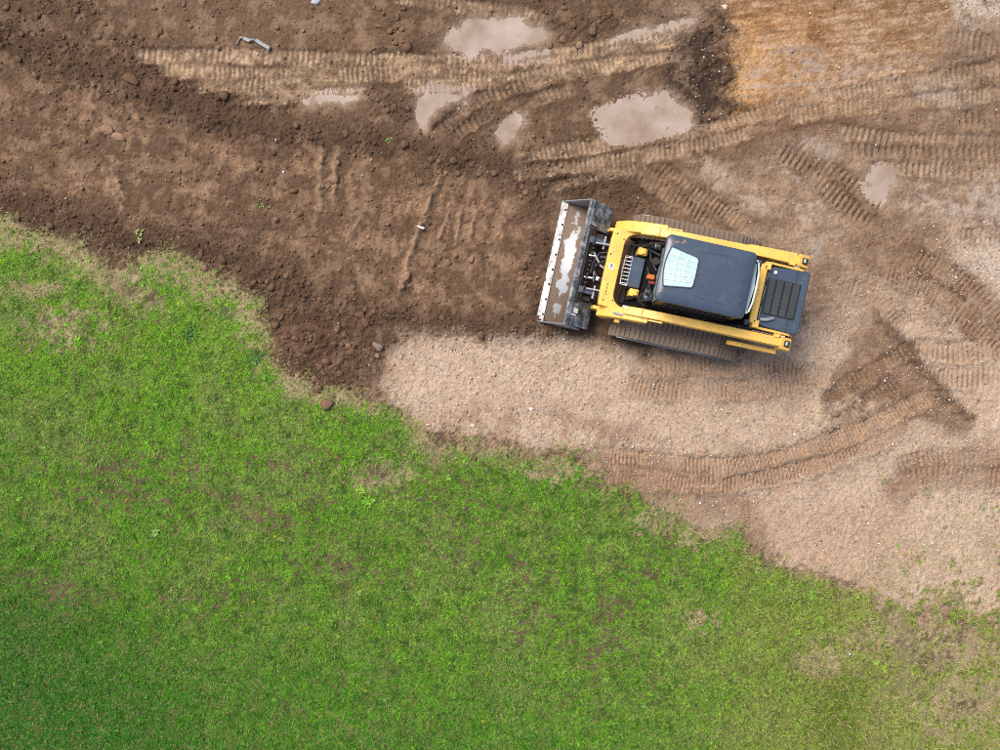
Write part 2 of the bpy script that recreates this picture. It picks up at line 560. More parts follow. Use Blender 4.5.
for i, (pts, wd, pitch, dep, lug, colr, mixv) in enumerate(marks):
    pl = catmull(pts, 0.07)
    mrg = 0.5
    x0, y0 = pl.min(0) - mrg
    x1, y1 = pl.max(0) + mrg
    i0, i1 = np.searchsorted(xs, [x0, x1])
    j0, j1 = np.searchsorted(ys, [y0, y1])
    sl = (slice(j0, j1), slice(i0, i1))
    xx, yy = X[sl], Y[sl]
    d, s, L = line_dist(xx, yy, pl)
    d = d + 0.05 * fine[sl] + 0.012 * grit[sl]
    hw = wd / 2 * 1.12 * np.clip(1 + 0.35 * perlin(s * 1.1, s * 0 + i * 3.7, 160 + i), .7, 1.3)
    ins = sstep(hw + .025, hw - .025, np.abs(d))
    ends = sstep(0.0, 0.25, s) * sstep(0.0, 0.25, L - s)
    patch = sstep(-0.42, 0.0, fbm(xx, yy, 0.9, 3, 90 + i) + 0.25 * fine[sl])
    k = ins * ends * (0.5 + 0.5 * patch)
    pitch = pitch * 0.86
    ph = s / pitch + 0.30 * perlin(s * 1.3, s * 0 + i * 5.1, 170 + i) + 0.10 * mid[sl] + 0.10 * fine[sl] + 0.12 * d / hw * (1 if i % 2 else -1)
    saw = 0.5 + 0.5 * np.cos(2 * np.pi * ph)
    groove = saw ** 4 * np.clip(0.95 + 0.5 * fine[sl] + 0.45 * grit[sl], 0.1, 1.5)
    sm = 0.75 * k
    H[sl] = H[sl] * (1 - sm) + sm * (-dep * 0.6)
    lugamp = 0.2 + 0.8 * sstep(-0.35, 0.3, fbm(xx, yy, 2.0, 3, 140 + i) + .12)
    H[sl] += k * lugamp * (-1.3 * lug * groove + 0.010 * (1 - groove) * saw)
    rim = np.exp(-((np.abs(d) - hw - .05) / .035) ** 2) * ends * (0.5 + 0.5 * patch)
    H[sl] += rim * 0.012 * (1 + 1.6 * fine[sl])
    rm = np.clip(rim * 0.75 * (1 + speck[sl]), 0, .8)[..., None]
    alb[sl] = alb[sl] * (1 - rm) + alb[sl] * lin((212, 208, 204)) * rm
    smear = 1 + 0.5 * fbm(s * 0.5, d * 3.2 + i * 9, 2.0, 3, 180 + i)
    cm = np.clip(smear * k * mixv * 1.12 * (1 - 0.6 * groove * lugamp) * (0.85 + 0.7 * fine[sl] + .35 * grit[sl]), 0, 1)[..., None]
    alb[sl] = alb[sl] * (1 - cm) + lin(colr) * cm
    groove_shade = np.clip(k * groove * lugamp * 0.75, 0, .85)[..., None]
    alb[sl] = alb[sl] * (1 - groove_shade) + lin(tuple(v_ * 0.72 for v_ in colr)) * groove_shade  # groove shade painted in as a darkened copy of the pad colour
    rough[sl] = rough[sl] * (1 - 0.7 * k)

# ridge pushed up by the blade
rdg = band([(874, 318), (905, 346), (938, 388), (968, 420)], 0.095, 0.7)
rdg = np.clip(rdg, 0, 1) * np.clip(.95 + .6 * fine, .3, 1)
H += rdg * 0.085
put(rdg * 0.85, (92, 71, 55))
rdg = band([(824, 382), (822, 402), (832, 426)], 0.10, 0.6)
H += rdg * 0.06
# thin ridges of soil squeezed out at the bucket's edge
for pts, hgt, wid in (([(440, 176), (428, 205), (414, 245), (402, 288)], .07, .055), ([(322, 152), (320, 180), (318, 212)], .06, .055),
                      ([(337, 150), (336, 165), (333, 205)], .05, .05), ([(450, 205), (440, 240)], .04, .035), ([(462, 208), (455, 245)], .04, .035),
                      ([(478, 210), (470, 240)], .035, .04), ([(96, 85), (92, 100)], .04, .04), ([(101, 86), (98, 98)], .04, .03),
                      ([(105, 172), (118, 196), (126, 212)], .05, .07), ([(112, 170), (128, 200)], .05, .04), ([(360, 220), (352, 232)], .03, .03)):
    z = band(pts, wid, 0.25)
    H += z * hgt * 1.3 * (0.8 + 0.8 * fine)
    put(z * 0.75, (150, 121, 99))
    rough = rough * (1 - z * .6)

# ---- lawn
edge = [(-260, 130), (-60, 190), (0, 214), (24, 226), (52, 239), (77, 246), (91, 258), (115, 271), (133, 260), (165, 251), (196, 260), (210, 275), (238, 288),
        (259, 298), (266, 340), (277, 361), (298, 375), (322, 391), (350, 393), (371, 404), (395, 408), (427, 432), (444, 450), (472, 439),
        (500, 451), (539, 455), (574, 453), (595, 467), (616, 488), (651, 502), (682, 516), (695, 528), (709, 536), (723, 524), (744, 528),
        (748, 549), (772, 563), (804, 575), (835, 584), (863, 593), (888, 605), (947, 607), (1000, 604), (1100, 600), (1400, 590),
        (1400, 900), (9000, 6000), (9000, 18000), (-17000, 18000), (-17000, -3000)]


def lawn_sd(x, y):
    ax = 0.10 * fbm(x, y, 2.2, 3, 200) + 0.10 * fbm(x, y, 7.0, 3, 207, .7)
    ay = 0.10 * fbm(x, y, 2.2, 3, 211) + 0.10 * fbm(x, y, 7.0, 3, 217, .7)
    px = 500 + x * PPM
    loose = 0.16 + sstep(835, 940, px) * 1.5 + sstep(330, 480, px) * sstep(760, 640, px) * 0.14
    return poly_sd(x + ax, y + ay, edge) + loose * (fbm(x, y, 3.6, 4, 223, .75) - .04)


LS = lawn_sd(X, Y)
lawn = sstep(-0.10, 0.12, LS + 0.12 * speck)
H = H * (1 - lawn) + lawn * (0.035 + 0.025 * fbm(X, Y, 0.8, 3, 220) + 0.012 * fbm(X, Y, 4, 3, 225))
rough = rough * (1 - lawn) + 0.25 * lawn
def grass_tint(x, y):
    px, py = 500 + x * PPM, 375 - y * PPM
    n1 = fbm(x, y, 0.8, 4, 601)
    n2 = fbm(x, y, 4.2, 4, 607, .7)
    n3 = fbm(x, y, 12.0, 2, 613)
    c = np.empty((len(x), 3))
    c[:] = lin((104, 144, 54))

    def mixc(mask, rgb):
        nonlocal c
        c = c + (lin(rgb) - c) * np.clip(mask, 0, 1)[:, None]
    up = sstep(560, 260, py + 60 * n1 - 0.20 * (px - 200)) * sstep(520, 300, px)
    mixc(up * 0.65, (138, 186, 54))
    mixc(sstep(-0.05, 0.4, n1 + .4 * n2) * 0.65, (128, 150, 92))
    mixc(sstep(0.05, 0.5, -n1 + .4 * n2) * 0.6, (96, 152, 40))
    mixc(sstep(0.12, 0.5, n2 + .5 * n3) * 0.45, (134, 182, 40))
    mixc(sstep(0.12, 0.5, -n2 + .5 * n3) * 0.7, (54, 96, 22))
    mixc(sstep(540, 700, py - 0.25 * px + 50 * n1 + 40) * 0.6, (64, 126, 14))
    mixc(sstep(230, 20, px + 40 * n1 - (py - 660)) * sstep(520, 620, py) * 0.75, (52, 112, 8))  # deep green lower-left lawn, with corner vignetting put into the tint
    mixc(sstep(620, 880, px + 60 * n1) * 0.65, (152, 156, 90))
    mixc(sstep(900, 830, px) * sstep(790, 840, px) * sstep(650, 690, py) * .6, (92, 112, 26))
    return c * np.array([0.95, 1.04, 0.60])


gcol = np.full(alb.shape, 0.08)
gsel = lawn > 0.001
gt = grass_tint(X[gsel], Y[gsel])
rs_ = rng.random(len(gt))[:, None]
gt = gt * rng.uniform(.35, .9, (len(gt), 1))
gt = np.where(rs_ < 0.13, lin((122, 110, 76)), np.where(rs_ < 0.25, lin((66, 60, 38)), gt))
gcol[gsel] = gt
alb = alb * (1 - lawn[..., None]) + gcol * lawn[..., None]
cutline = np.exp(-((LS + .05) / .05) ** 2) * sstep(735, 760, 500 + X * PPM) * sstep(900, 850, 500 + X * PPM)
put(cutline * 0.7, (98, 76, 60))
H -= cutline * 0.03
# dead, pale grass along the border and in patches; bare earth spots
straw_spots = [(180, 266, 50, 14), (90, 260, 34, 12), (228, 290, 46, 16), (252, 322, 16, 24), (20, 225, 40, 10), (300, 385, 24, 10), (480, 448, 60, 9), (115, 280, 30, 16), (135, 294, 22, 14), (35, 290, 34, 10), (60, 245, 40, 10), (215, 282, 45, 12), (245, 300, 24, 14), (10, 240, 25, 14),
               (155, 302, 12, 8), (340, 395, 20, 10), (430, 440, 18, 10), (700, 535, 26, 12), (900, 640, 60, 14), (960, 650, 50, 16), (820, 660, 30, 16),
               (960, 700, 40, 24), (700, 620, 16, 12), (60, 325, 40, 20), (560, 470, 34, 12), (660, 520, 30, 14), (380, 475, 30, 16)]
bare_spots = [(439, 451, 12, 7), (475, 446, 6, 4), (548, 470, 9, 5), (598, 486, 14, 8), (622, 510, 6, 4), (131, 291, 16, 9), (154, 297, 9, 7), (164, 322, 6, 5),
              (604, 622, 7, 30), (596, 655, 9, 14), (620, 600, 14, 7), (520, 634, 6, 22), (525, 568, 10, 8), (650, 570, 18, 7), (512, 556, 5, 5),
              (375, 470, 12, 12), (135, 495, 30, 14), (115, 470, 26, 10), (185, 470, 14, 7), (280, 520, 26, 10), (230, 500, 16, 10), (60, 590, 26, 14),
              (340, 565, 26, 7), (480, 500, 12, 5), (460, 555, 6, 12), (670, 540, 10, 8), (925, 660, 18, 8), (968, 705, 20, 8), (895, 610, 10, 8),
              (165, 598, 8, 5), (900, 640, 12, 7), (955, 635, 20, 5), (330, 505, 10, 6), (215, 590, 10, 6)]


def spots(x, y, lst, seed):
    o = np.zeros(x.shape)
    px = 500 + x * PPM
    py = 375 - y * PPM
    n = 0.55 * fbm(x, y, 5.0, 3, seed) + .45 * fbm(x, y, 14.0, 2, seed + 5)
    for cx, cy, rx, ry in lst:
        sel = (np.abs(px - cx) < rx * 2.2) & (np.abs(py - cy) < ry * 2.2)
        r = np.sqrt(((px[sel] - cx) / rx) ** 2 + ((py[sel] - cy) / ry) ** 2) + 1.7 * n[sel]
        o[sel] = np.maximum(o[sel], sstep(1.2, 0.4, r))
    return o


thin_spots = [(130, 480, 90, 40), (260, 505, 80, 34), (420, 480, 60, 40), (60, 585, 44, 34), (340, 560, 70, 24), (525, 590, 36, 60), (300, 465, 60, 22),
              (610, 630, 50, 60), (660, 560, 40, 26), (930, 650, 70, 40), (215, 595, 50, 24), (460, 530, 40, 40), (90, 330, 60, 30)]


def bare_mask(x, y):
    b_ = spots(x, y, bare_spots, 240) * sstep(-.35, .15, .9 * fbm(x, y, 9.0, 3, 244))
    t_ = spots(x, y, thin_spots, 247) * sstep(.10, .32, fbm(x, y, 7.0, 3, 246, .7))
    return np.maximum(b_, t_ * .95)


bare = bare_mask(X, Y)
put(spots(X, Y, straw_spots, 260) * lawn * sstep(-.5, .2, speck) * 0.8, (156, 138, 110))
bn = fbm(X, Y, 2.6, 4, 250)
gap = sstep(0.15, 0.5, bn + 0.6 * speck)
put(bare * lawn * 0.9, (94, 76, 63))
put(gap * lawn * 0.35, (92, 78, 58))
put(lawn * sstep(820, 960, 500 + X * PPM) * sstep(-.2, .4, bn + .5 * speck) * .6, (150, 132, 106))
straw_edge = lawn * sstep(0.5, 0.05, LS) * sstep(700, 300, 500 + X * PPM) * sstep(-.25, .3, bn + .5 * speck)
put(straw_edge * 0.6, (158, 138, 108))
sparse = zone([(840, 590), (900, 540), (1000, 500), (1300, 480), (1300, 640), (1000, 640), (930, 625), (870, 605)], 0.4)
put(sparse * (1 - lawn) * sstep(-.1, .3, fine + bn) * 0.4, (150, 140, 104))

# ---- roughness of loose soil, lumps with creases between them
rough = np.clip(rough, 0, 1.2)
near_machine = sstep(1.9, 1.2, np.hypot(X - 2.95, (Y - 1.45) * 1.3))
rough *= 1 - 0.6 * near_machine
lump1 = np.abs(perlin(X * 4.3 + wx * 6, Y * 4.3 + wy * 6, 301))
lump2 = np.abs(perlin(X * 9.5 + wx * 9, Y * 9.5 + wy * 9, 303))
lump3 = np.abs(perlin(X * 17.0, Y * 17.0, 305))
H += rough * (0.055 * lump1 + 0.040 * lump2 + 0.022 * lump3) - rough * 0.03
H += (0.008 * grit + 0.003 * rng.normal(size=X.shape)) * (1 - lawn)
crust = fbm(X, Y, 2.9, 5, 311)
drift = 1 + 0.12 * mid + 0.20 * fine * (1 - 0.5 * lawn) + 0.22 * grit + 0.10 * crust + 0.10 * rng.normal(size=X.shape)
alb = alb * np.clip(drift, 0.45, 1.8)[..., None]
# mottled drier crust on the brown soil
dry = sstep(0.08, 0.35, crust + 0.25 * fine) * (1 - lawn) * (1 - np.clip(fresh, 0, 1) * .8)
put(dry * 0.22, (176, 146, 120))
H = H * (1 - near_machine * 0.8) - 0.012 * near_machine

# ---- hollows that hold water
puddle_outlines = {
    'large oval puddle of silty water beside the crawler tracks near the top edge': [(441, 40), (447, 30), (470, 22), (492, 16), (520, 14), (540, 24), (553, 34), (545, 42), (520, 45), (500, 50), (470, 54), (448, 50)],
    'wide puddle of pale silty water beside the black-brown trail': [(598, 116), (620, 106), (645, 96), (662, 88), (678, 92), (690, 108), (694, 122), (676, 130), (640, 136), (612, 140), (604, 128)],
    'narrow puddle under the crawler marks, pointing to the upper right': [(419, 96), (432, 91), (470, 90), (466, 98), (448, 102), (438, 116), (428, 134), (420, 130), (416, 112)],
    'small pale puddle between the curved ruts above the loader bucket': [(494, 132), (508, 121), (521, 118), (522, 125), (512, 134), (516, 142), (500, 146)],
    'thin sliver of water in the crawler track below the oval puddle': [(508, 57), (530, 52), (549, 49), (547, 54), (525, 58)],
    'long thin strip of water along the upper rim of the crawler track': [(612, 42), (645, 30), (672, 22), (694, 15), (690, 21), (664, 28), (640, 37)],
    'flat strip of water at the lower end of the crawler tracks': [(306, 101), (326, 98), (355, 95), (357, 99), (340, 102), (312, 104)],
    'grey puddle at the foot of the deep diagonal lug marks': [(866, 176), (880, 172), (891, 174), (892, 186), (886, 197), (874, 196), (866, 188)],
}
water_levels = []
film = fbm(X * 3.0, Y * 1.0, 3.0, 3, 402) * 0.5 + fine * 0.5
for k, (lb, pts) in enumerate(puddle_outlines.items()):
    z = zone(pts, 0.13, 0.6, 0.25)
    P = np.array([M(*q) for q in pts])
    cx, cy = P.mean(0)
    far = zone(pts, 0.30, 0.6, 0.4)
    lev = -0.012
    H = H * (1 - far) + far * (lev + 0.016 + 0.25 * H)
    H = H * (1 - z) + z * (lev - 0.013 + 0.030 * film)
    put(far * 0.75, (132, 108, 89))
    put(z * 0.9, (156, 136, 120))
    gloss = np.maximum(gloss, far * 0.6)
    water_levels.append((lb, pts, lev))
# damp smears of slurry
slur = zone([(690, 165), (740, 165), (790, 175), (830, 200), (800, 230), (760, 215), (715, 200)], 0.25) * sstep(0.0, 0.25, mid + 0.6 * fine)
slur = np.maximum(slur, zone([(930, 180), (1000, 175), (1100, 180), (1100, 215), (960, 225), (900, 205)], 0.25) * sstep(-.05, .25, mid + .6 * fine))
slur = np.maximum(slur, zone([(760, 40), (860, 60), (930, 60), (900, 85), (790, 100), (740, 95)], 0.2) * sstep(0.0, .25, -ustr + .4 * fine))
for q_ in ([(802, 246), (814, 238), (824, 236), (822, 250), (812, 262), (804, 258)], [(975, 214), (990, 208), (1020, 206), (1020, 222), (990, 222), (978, 220)],
           [(805, 146), (815, 142), (824, 146), (840, 156), (832, 162), (814, 156)], [(700, 170), (730, 166), (745, 176), (720, 182)], [(920, 90), (960, 84), (965, 96), (930, 100)]):
    slur = np.maximum(slur, zone(q_, 0.2, 1.2))
put(slur * 0.6, (174, 157, 145))
gloss = np.maximum(gloss, slur * 0.55)

gv = np.clip(gravel + pale + pale2 + right * .5, 0, 1)[..., None]
hue = np.array([0.97, 1.0, 0.965]) * (1 - gv) + np.array([0.975, 1.0, 0.975]) * gv
alb = alb * (1 + (hue - 1) * (1 - lawn[..., None]))
far_fade = sstep(14, 40, np.hypot(X, Y))
H = H * (1 - far_fade)

verts = np.stack([X, Y, H], -1).reshape(-1, 3)
idx = np.arange(NX * NY, dtype=np.int32).reshape(NY, NX)
quads = np.stack([idx[:-1, :-1], idx[:-1, 1:], idx[1:, 1:], idx[1:, :-1]], -1).reshape(-1, 4)
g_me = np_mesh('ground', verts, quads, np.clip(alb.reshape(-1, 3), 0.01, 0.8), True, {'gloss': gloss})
ground = link('ground', g_me, MAT['ground'])
tag(ground, 'brown earthworks ground with crawler marks, gravel and a lawn corner', 'ground', kind='structure')


def height(x, y):
    x = np.asarray(x, float)
    y = np.asarray(y, float)
    i = np.clip(np.searchsorted(xs, x) - 1, 0, NX - 2)
    j = np.clip(np.searchsorted(ys, y) - 1, 0, NY - 2)
    fx = (x - xs[i]) / (xs[i + 1] - xs[i])
    fy = (y - ys[j]) / (ys[j + 1] - ys[j])
    return (H[j, i] * (1 - fx) + H[j, i + 1] * fx) * (1 - fy) + (H[j + 1, i] * (1 - fx) + H[j + 1, i + 1] * fx) * fy


def sample(a, x, y):
    i = np.clip(np.searchsorted(xs, x) - 1, 0, NX - 2)
    j = np.clip(np.searchsorted(ys, y) - 1, 0, NY - 2)
    return a[j, i]


# ------------------------------------------------------------------ puddles
m, nt, b = nodes_of('silty_water')
n = noise_node(nt, 1.3, 7, 0.62)
r = ramp(nt, n.outputs[0], [(0.30, tuple(lin((138, 118, 102)))), (0.52, tuple(lin((164, 147, 134)))), (0.72, tuple(lin((182, 167, 157))))])
nt.links.new(r.outputs[0], b.inputs['Base Color'])
b.inputs['Roughness'].default_value = 0.06
b.inputs['IOR'].default_value = 1.33
MAT['water'] = m
taken = np.zeros(X.shape, bool)
for lb, pts, lev in water_levels:
    cells = (zone(pts, 0.16, 0.6, 0.2) > 0.02) & ~taken
    taken |= cells
    cells = cells[:-1, :-1]
    jj, ii = np.where(cells)
    corner_ids = np.stack([jj * NX + ii, jj * NX + ii + 1, (jj + 1) * NX + ii + 1, (jj + 1) * NX + ii], 1)
    uq, inv = np.unique(corner_ids, return_inverse=True)
    V = verts[uq].copy()
    V[:, 2] = lev
    o = link('puddle', np_mesh('puddle', V, inv.reshape(-1, 4)), MAT['water'])
    tag(o, lb, 'puddle', kind='structure')

# ------------------------------------------------------------------ loose pieces: shared rock shapes
def rock_shape(seed, sub=1, jag=0.25, flat=0.75):
    bm = bmesh.new()
    if sub == 0:
        pts_ = [bm.verts.new(p_) for p_ in ((1, 0, 0), (0, 1, 0), (-1, 0, 0), (0, -1, 0), (0, 0, 1), (0, 0, -1))]
        for a_ in range(4):
            bm.faces.new((pts_[a_], pts_[(a_ + 1) % 4], pts_[4]))
            bm.faces.new((pts_[(a_ + 1) % 4], pts_[a_], pts_[5]))
        bm.verts.index_update()
    else:
        bmesh.ops.create_icosphere(bm, subdivisions=sub, radius=1.0)
    rr = np.random.default_rng(seed)
    axes = rr.normal(size=(6, 3))
    axes /= np.linalg.norm(axes, axis=1, keepdims=True)
    amp = rr.uniform(-jag, jag, 6)
    V = np.array([v.co[:] for v in bm.verts])
    F = np.array([[v.index for v in f.verts] for f in bm.faces])
    bm.free()
    s = 1 + (np.clip(V @ axes.T, 0, 1) ** 2 @ amp) + rr.uniform(-jag, jag, len(V)) * 0.45
    V = V * s[:, None]
    for _ in range(9 if sub else 0):
        d_ = rr.normal(size=3)
        d_ /= np.linalg.norm(d_)
        ex_ = np.clip(V @ d_ - rr.uniform(.5, .85), 0, None)
        V = V - ex_[:, None] * d_
    V[:, 2] *= flat
    V[:, 0] *= rr.uniform(0.85, 1.25)
    return V, F


def scatter(name, x, y, size, cols, seed, sub=1, sink=0.3, flat=0.75, jag=0.34):
    rr = np.random.default_rng(seed)
    shapes = [rock_shape(seed + 50 + i, sub, jag, flat) for i in range(7)]
    z = height(x, y)
    VV, FF, CC = [], [], []
    off = 0
    pick = rr.integers(0, len(shapes), len(x))
    for si, (V, F) in enumerate(shapes):
        s = np.where(pick == si)[0]
        if not len(s):
            continue
        a = rr.random(len(s)) * 2 * np.pi
        tilt = rr.uniform(-.6, .6, len(s))
        ca_, sa_, ct, st = np.cos(a), np.sin(a), np.cos(tilt), np.sin(tilt)
        p = np.broadcast_to(V, (len(s),) + V.shape)
        yv = p[..., 1] * ct[:, None] - p[..., 2] * st[:, None]
        zv = p[..., 1] * st[:, None] + p[..., 2] * ct[:, None]
        xr = p[..., 0] * ca_[:, None] - yv * sa_[:, None]
        yr = p[..., 0] * sa_[:, None] + yv * ca_[:, None]
        sz = size[s][:, None] * 0.5
        o = np.stack([xr * sz + x[s][:, None], yr * sz + y[s][:, None], zv * sz + (z[s] + size[s] * 0.5 * flat * (1 - 2 * sink))[:, None]], -1)
        VV.append(o.reshape(-1, 3))
        f = F[None] + (np.arange(len(s)) * len(V))[:, None, None] + off
        FF.append(f.reshape(-1, 3))
        CC.append(np.repeat(cols[s], len(V), 0))
        off += len(s) * len(V)
    return np_mesh(name, np.concatenate(VV), np.concatenate(FF), np.concatenate(CC))


MA = R(180 - 12.5)               # loader heading
MF = np.array([math.cos(MA), math.sin(MA)])
ML = np.array([-math.sin(MA), math.cos(MA)])
MO = np.array([3.107, 1.424]) - 0.04 * ML


def under_machine(x, y, grow=0.0):
    u = (x - MO[0]) * MF[0] + (y - MO[1]) * MF[1]
    v = (x - MO[0]) * ML[0] + (y - MO[1]) * ML[1]
    return ((u > -1.25 - grow) & (u < 1.2 + grow) & (np.abs(v) < 1.06 + grow)) | ((u > 1.2) & (u < 2.36 + grow) & (np.abs(v) < 1.12 + grow))


# crumbs of soil
nC = 85000
cx, cy = rng.uniform(-10, 10, nC), rng.uniform(-2.5, 8, nC)
dens = np.clip(sample(rough, cx, cy), 0, 1) ** 1.5 * 0.8 + sample(fresh, cx, cy) * 0.35 + 0.03
dens = dens * (1 - sample(lawn, cx, cy)) + 0.10 * sstep(.35, .0, sample(LS, cx, cy)) * sample(lawn, cx, cy)
dens *= 0.35 + 1.3 * sstep(-0.2, 0.4, fbm(cx, cy, 1.7, 3, 505))
dens *= 1 - 0.8 * sample(gravel, cx, cy)
dens *= (1 - 0.75 * sample(right, cx, cy)) * (1 - 0.8 * sample(clay, cx, cy)) * (sample(gloss, cx, cy) < .2)
keep = (rng.random(nC) < dens) & ~under_machine(cx, cy)
cx, cy = cx[keep], cy[keep]
size = 0.018 + 0.045 * rng.random(len(cx)) ** 3 + 0.065 * rng.random(len(cx)) ** 12
base = sample(alb, cx, cy)
lw_ = sample(lawn, cx, cy)[:, None]
cols = (base * (1 - lw_) + lin((110, 86, 68)) * lw_) * rng.uniform(0.9, 1.55, (len(cx), 1))
o = link('soil_crumbs', scatter('soil_crumbs', cx, cy, size, cols, 11, flat=0.6, sink=0.36), MAT['soil'])
tag(o, 'loose brown soil crumbs strewn over the dug earth', 'soil', kind='stuff')
print('crumbs', len(cx))

# gravel
nG = 130000
gx, gy = rng.uniform(-10, 10, nG), rng.uniform(-5.5, 8, nG)
gm = sample(gravel, gx, gy)
dens = gm * (0.30 + 0.55 * sstep(-.3, .4, fbm(gx, gy, 1.4, 3, 515))) + 0.045 * sample(right, gx, gy) + sample(pale, gx, gy) * 0.7 + sample(pale2, gx, gy) * 0.8
dens += sample(sooty, gx, gy) * 0.3 + sample(clay, gx, gy) * 0.10 + 0.012 + 0.10 * sample(sparse, gx, gy)
dens *= 1 - 0.93 * sample(lawn, gx, gy)
dens += 0.16 * sample(zone([(885, 598), (1010, 585), (1060, 700), (1000, 735), (940, 705), (900, 650)], .3), gx, gy) * sstep(0, .4, fbm(gx, gy, 2.2, 3, 517))
keep = (rng.random(nG) < dens * 0.7) & (sample(gloss, gx, gy) < .45) & ~under_machine(gx, gy, -0.05)
gx, gy = gx[keep], gy[keep]
size = 0.015 + 0.018 * rng.random(len(gx)) ** 2 + 0.030 * rng.random(len(gx)) ** 14
pal = np.array([lin(c) for c in ((196, 176, 158), (164, 140, 120), (226, 218, 210), (140, 116, 100), (184, 160, 146), (150, 140, 134), (240, 236, 230), (176, 140, 116))])
pk = rng.choice(len(pal), len(gx), p=[.30, .22, .06, .06, .18, .04, .02, .12])
cols = pal[pk] * rng.uniform(.8, 1.1, (len(gx), 1))
o = link('gravel', scatter('gravel', gx, gy, size, cols, 23, sub=0, sink=0.22), MAT['stone'])
tag(o, 'pale crushed gravel scattered on the tan apron', 'gravel', kind='stuff')
print('gravel', len(gx))

# ------------------------------------------------------------------ grass
def grass_density(x, y):
    ls_ = lawn_sd(x, y)
    g = sstep(-0.04, 0.14, ls_ + 0.11 * rng.normal(size=x.shape))
    d = g * (0.82 + 0.5 * fbm(x, y, 1.6, 3, 631))
    d *= 1 - 0.96 * bare_mask(x, y)
    bnn = fbm(x, y, 2.6, 4, 250)
    d *= 1 - 0.55 * sstep(0.22, 0.42, bnn)
    d *= 1 - 0.55 * spots(x, y, straw_spots, 260)
    d *= 1 - 0.6 * sstep(820, 960, 500 + x * PPM) * sstep(-.2, .35, fbm(x, y, 2.1, 4, 649, .65))
    ext = (1 - g) * 0.38 * sstep(0.0, .5, fbm(x, y, 3.5, 4, 640, .7)) * sample(sparse, x, y)
    tuft = (1 - g) * 0.45 * sstep(-.40, -.02, ls_) * sstep(0.05, .4, fbm(x, y, 6, 3, 645, .7))
    return d + ext + tuft


def blades(n, x0, x1, y0, y1, length, width, seed, lay):
    rr = np.random.default_rng(seed)
    x, y = rr.uniform(x0, x1, n), rr.uniform(y0, y1, n)
    # pull blades into tufts
    x = x + 0.035 * perlin(x * 14, y * 14, 651)
    y = y + 0.035 * perlin(x * 14, y * 14, 655)
    k = rr.random(n) < grass_density(x, y)
    x, y = x[k], y[k]
    n = len(x)
    tuftn = fbm(x, y, 7.0, 2, 661)
    L = length * rr.uniform(.45, 1.4, n) * (1 + 0.9 * tuftn) * (1 + 0.35 * fbm(x, y, 1.1, 3, 663))
    W_ = width * rr.uniform(.7, 1.3, n)
    a = rr.random(n) * 2 * np.pi
    el = np.radians(rr.uniform(*lay, n))
    z = height(x, y) - 0.004
    dx, dy = np.cos(a), np.sin(a)
    p0 = np.stack([x - dy * W_ / 2, y + dx * W_ / 2, z], -1)
    p1 = np.stack([x + dy * W_ / 2, y - dx * W_ / 2, z], -1)
    p2 = np.stack([x + dx * L * np.cos(el), y + dy * L * np.cos(el), z + L * np.sin(el)], -1)
    V = np.stack([p0, p1, p2], 1).reshape(-1, 3)
    c = grass_tint(x, y)
    st = spots(x, y, straw_spots, 260)
    ls = lawn_sd(x, y)
    stp = 0.04 + 0.9 * st + 0.5 * sstep(.35, .02, ls) * sstep(700, 300, 500 + x * PPM) + 0.25 * sstep(.30, .02, ls)
    stp = stp + 0.16 * sstep(600, 900, 500 + x * PPM) + 0.25 * sstep(840, 960, 500 + x * PPM) * sstep(0, .4, fbm(x, y, 1.8, 3, 648) + .1)
    isst = rr.random(n) < stp
    straw = lin((178, 160, 122)) * rr.uniform(.7, 1.1, (n, 1))
    c = np.where(isst[:, None], straw, c * rr.uniform(.5, 1.4, (n, 1)))
    c[:, 0] *= rr.uniform(.85, 1.15, n)
    return V, np.repeat(np.clip(c, 0.004, .6), 3, 0)


V1, C1 = blades(930000, -9.8, 9.8, -7.6, 3.3, 0.052, 0.0125, 71, (12, 62))
V2, C2 = blades(90000, -15, 15, -11, 5, 0.10, 0.03, 73, (12, 50))
out = (np.abs(V2[::3, 0]) > 9.7) | (V2[::3, 1] < -7.5)
out = np.repeat(out, 3)
V2, C2 = V2[out], C2[out]
V = np.concatenate([V1, V2])
o = link('grass', np_mesh('grass', V, np.arange(len(V), dtype=np.int32).reshape(-1, 3), np.concatenate([C1, C2])), MAT['grass'])
tag(o, 'short patchy lawn grass, green with straw-coloured edges', 'grass', kind='stuff')
print('blades', len(V) // 3)

# broad-leaved lawn weeds, as ground cover
nW = 14000
x, y = rng.uniform(-9.8, 9.8, nW), rng.uniform(-7.6, 3.2, nW)
k = rng.random(nW) < np.clip(grass_density(x, y), 0, 1) * (0.06 + 1.0 * sstep(0.0, .4, fbm(x, y, 1.9, 3, 671)))
x, y = x[k], y[k]
nl = 6
tot = len(x) * nl
xx, yy = np.repeat(x, nl), np.repeat(y, nl)
a = np.tile(np.arange(nl) * 2 * np.pi / nl, len(x)) + np.repeat(rng.random(len(x)) * 6.28, nl) + rng.uniform(-.4, .4, tot)
L = np.repeat(rng.uniform(.025, .055, len(x)) * np.where(rng.random(len(x)) < .10, 1.3, 0.9), nl) * rng.uniform(.7, 1.2, tot)
Wd = L * rng.uniform(.32, .5, tot)
z = height(xx, yy) + 0.012
el = np.radians(rng.uniform(10, 40, tot))
dx, dy = np.cos(a), np.sin(a)
p0 = np.stack([xx, yy, z], -1)
pm = np.stack([xx + dx * L * .55 * np.cos(el), yy + dy * L * .55 * np.cos(el), z + L * .55 * np.sin(el)], -1)
side = np.stack([-dy * Wd / 2, dx * Wd / 2, np.zeros(tot)], -1)
p3 = np.stack([xx + dx * L, yy + dy * L, z + L * .35 * np.sin(el)], -1)
V = np.stack([p0, pm - side, p3, pm + side], 1).reshape(-1, 3)
c = grass_tint(xx, yy)
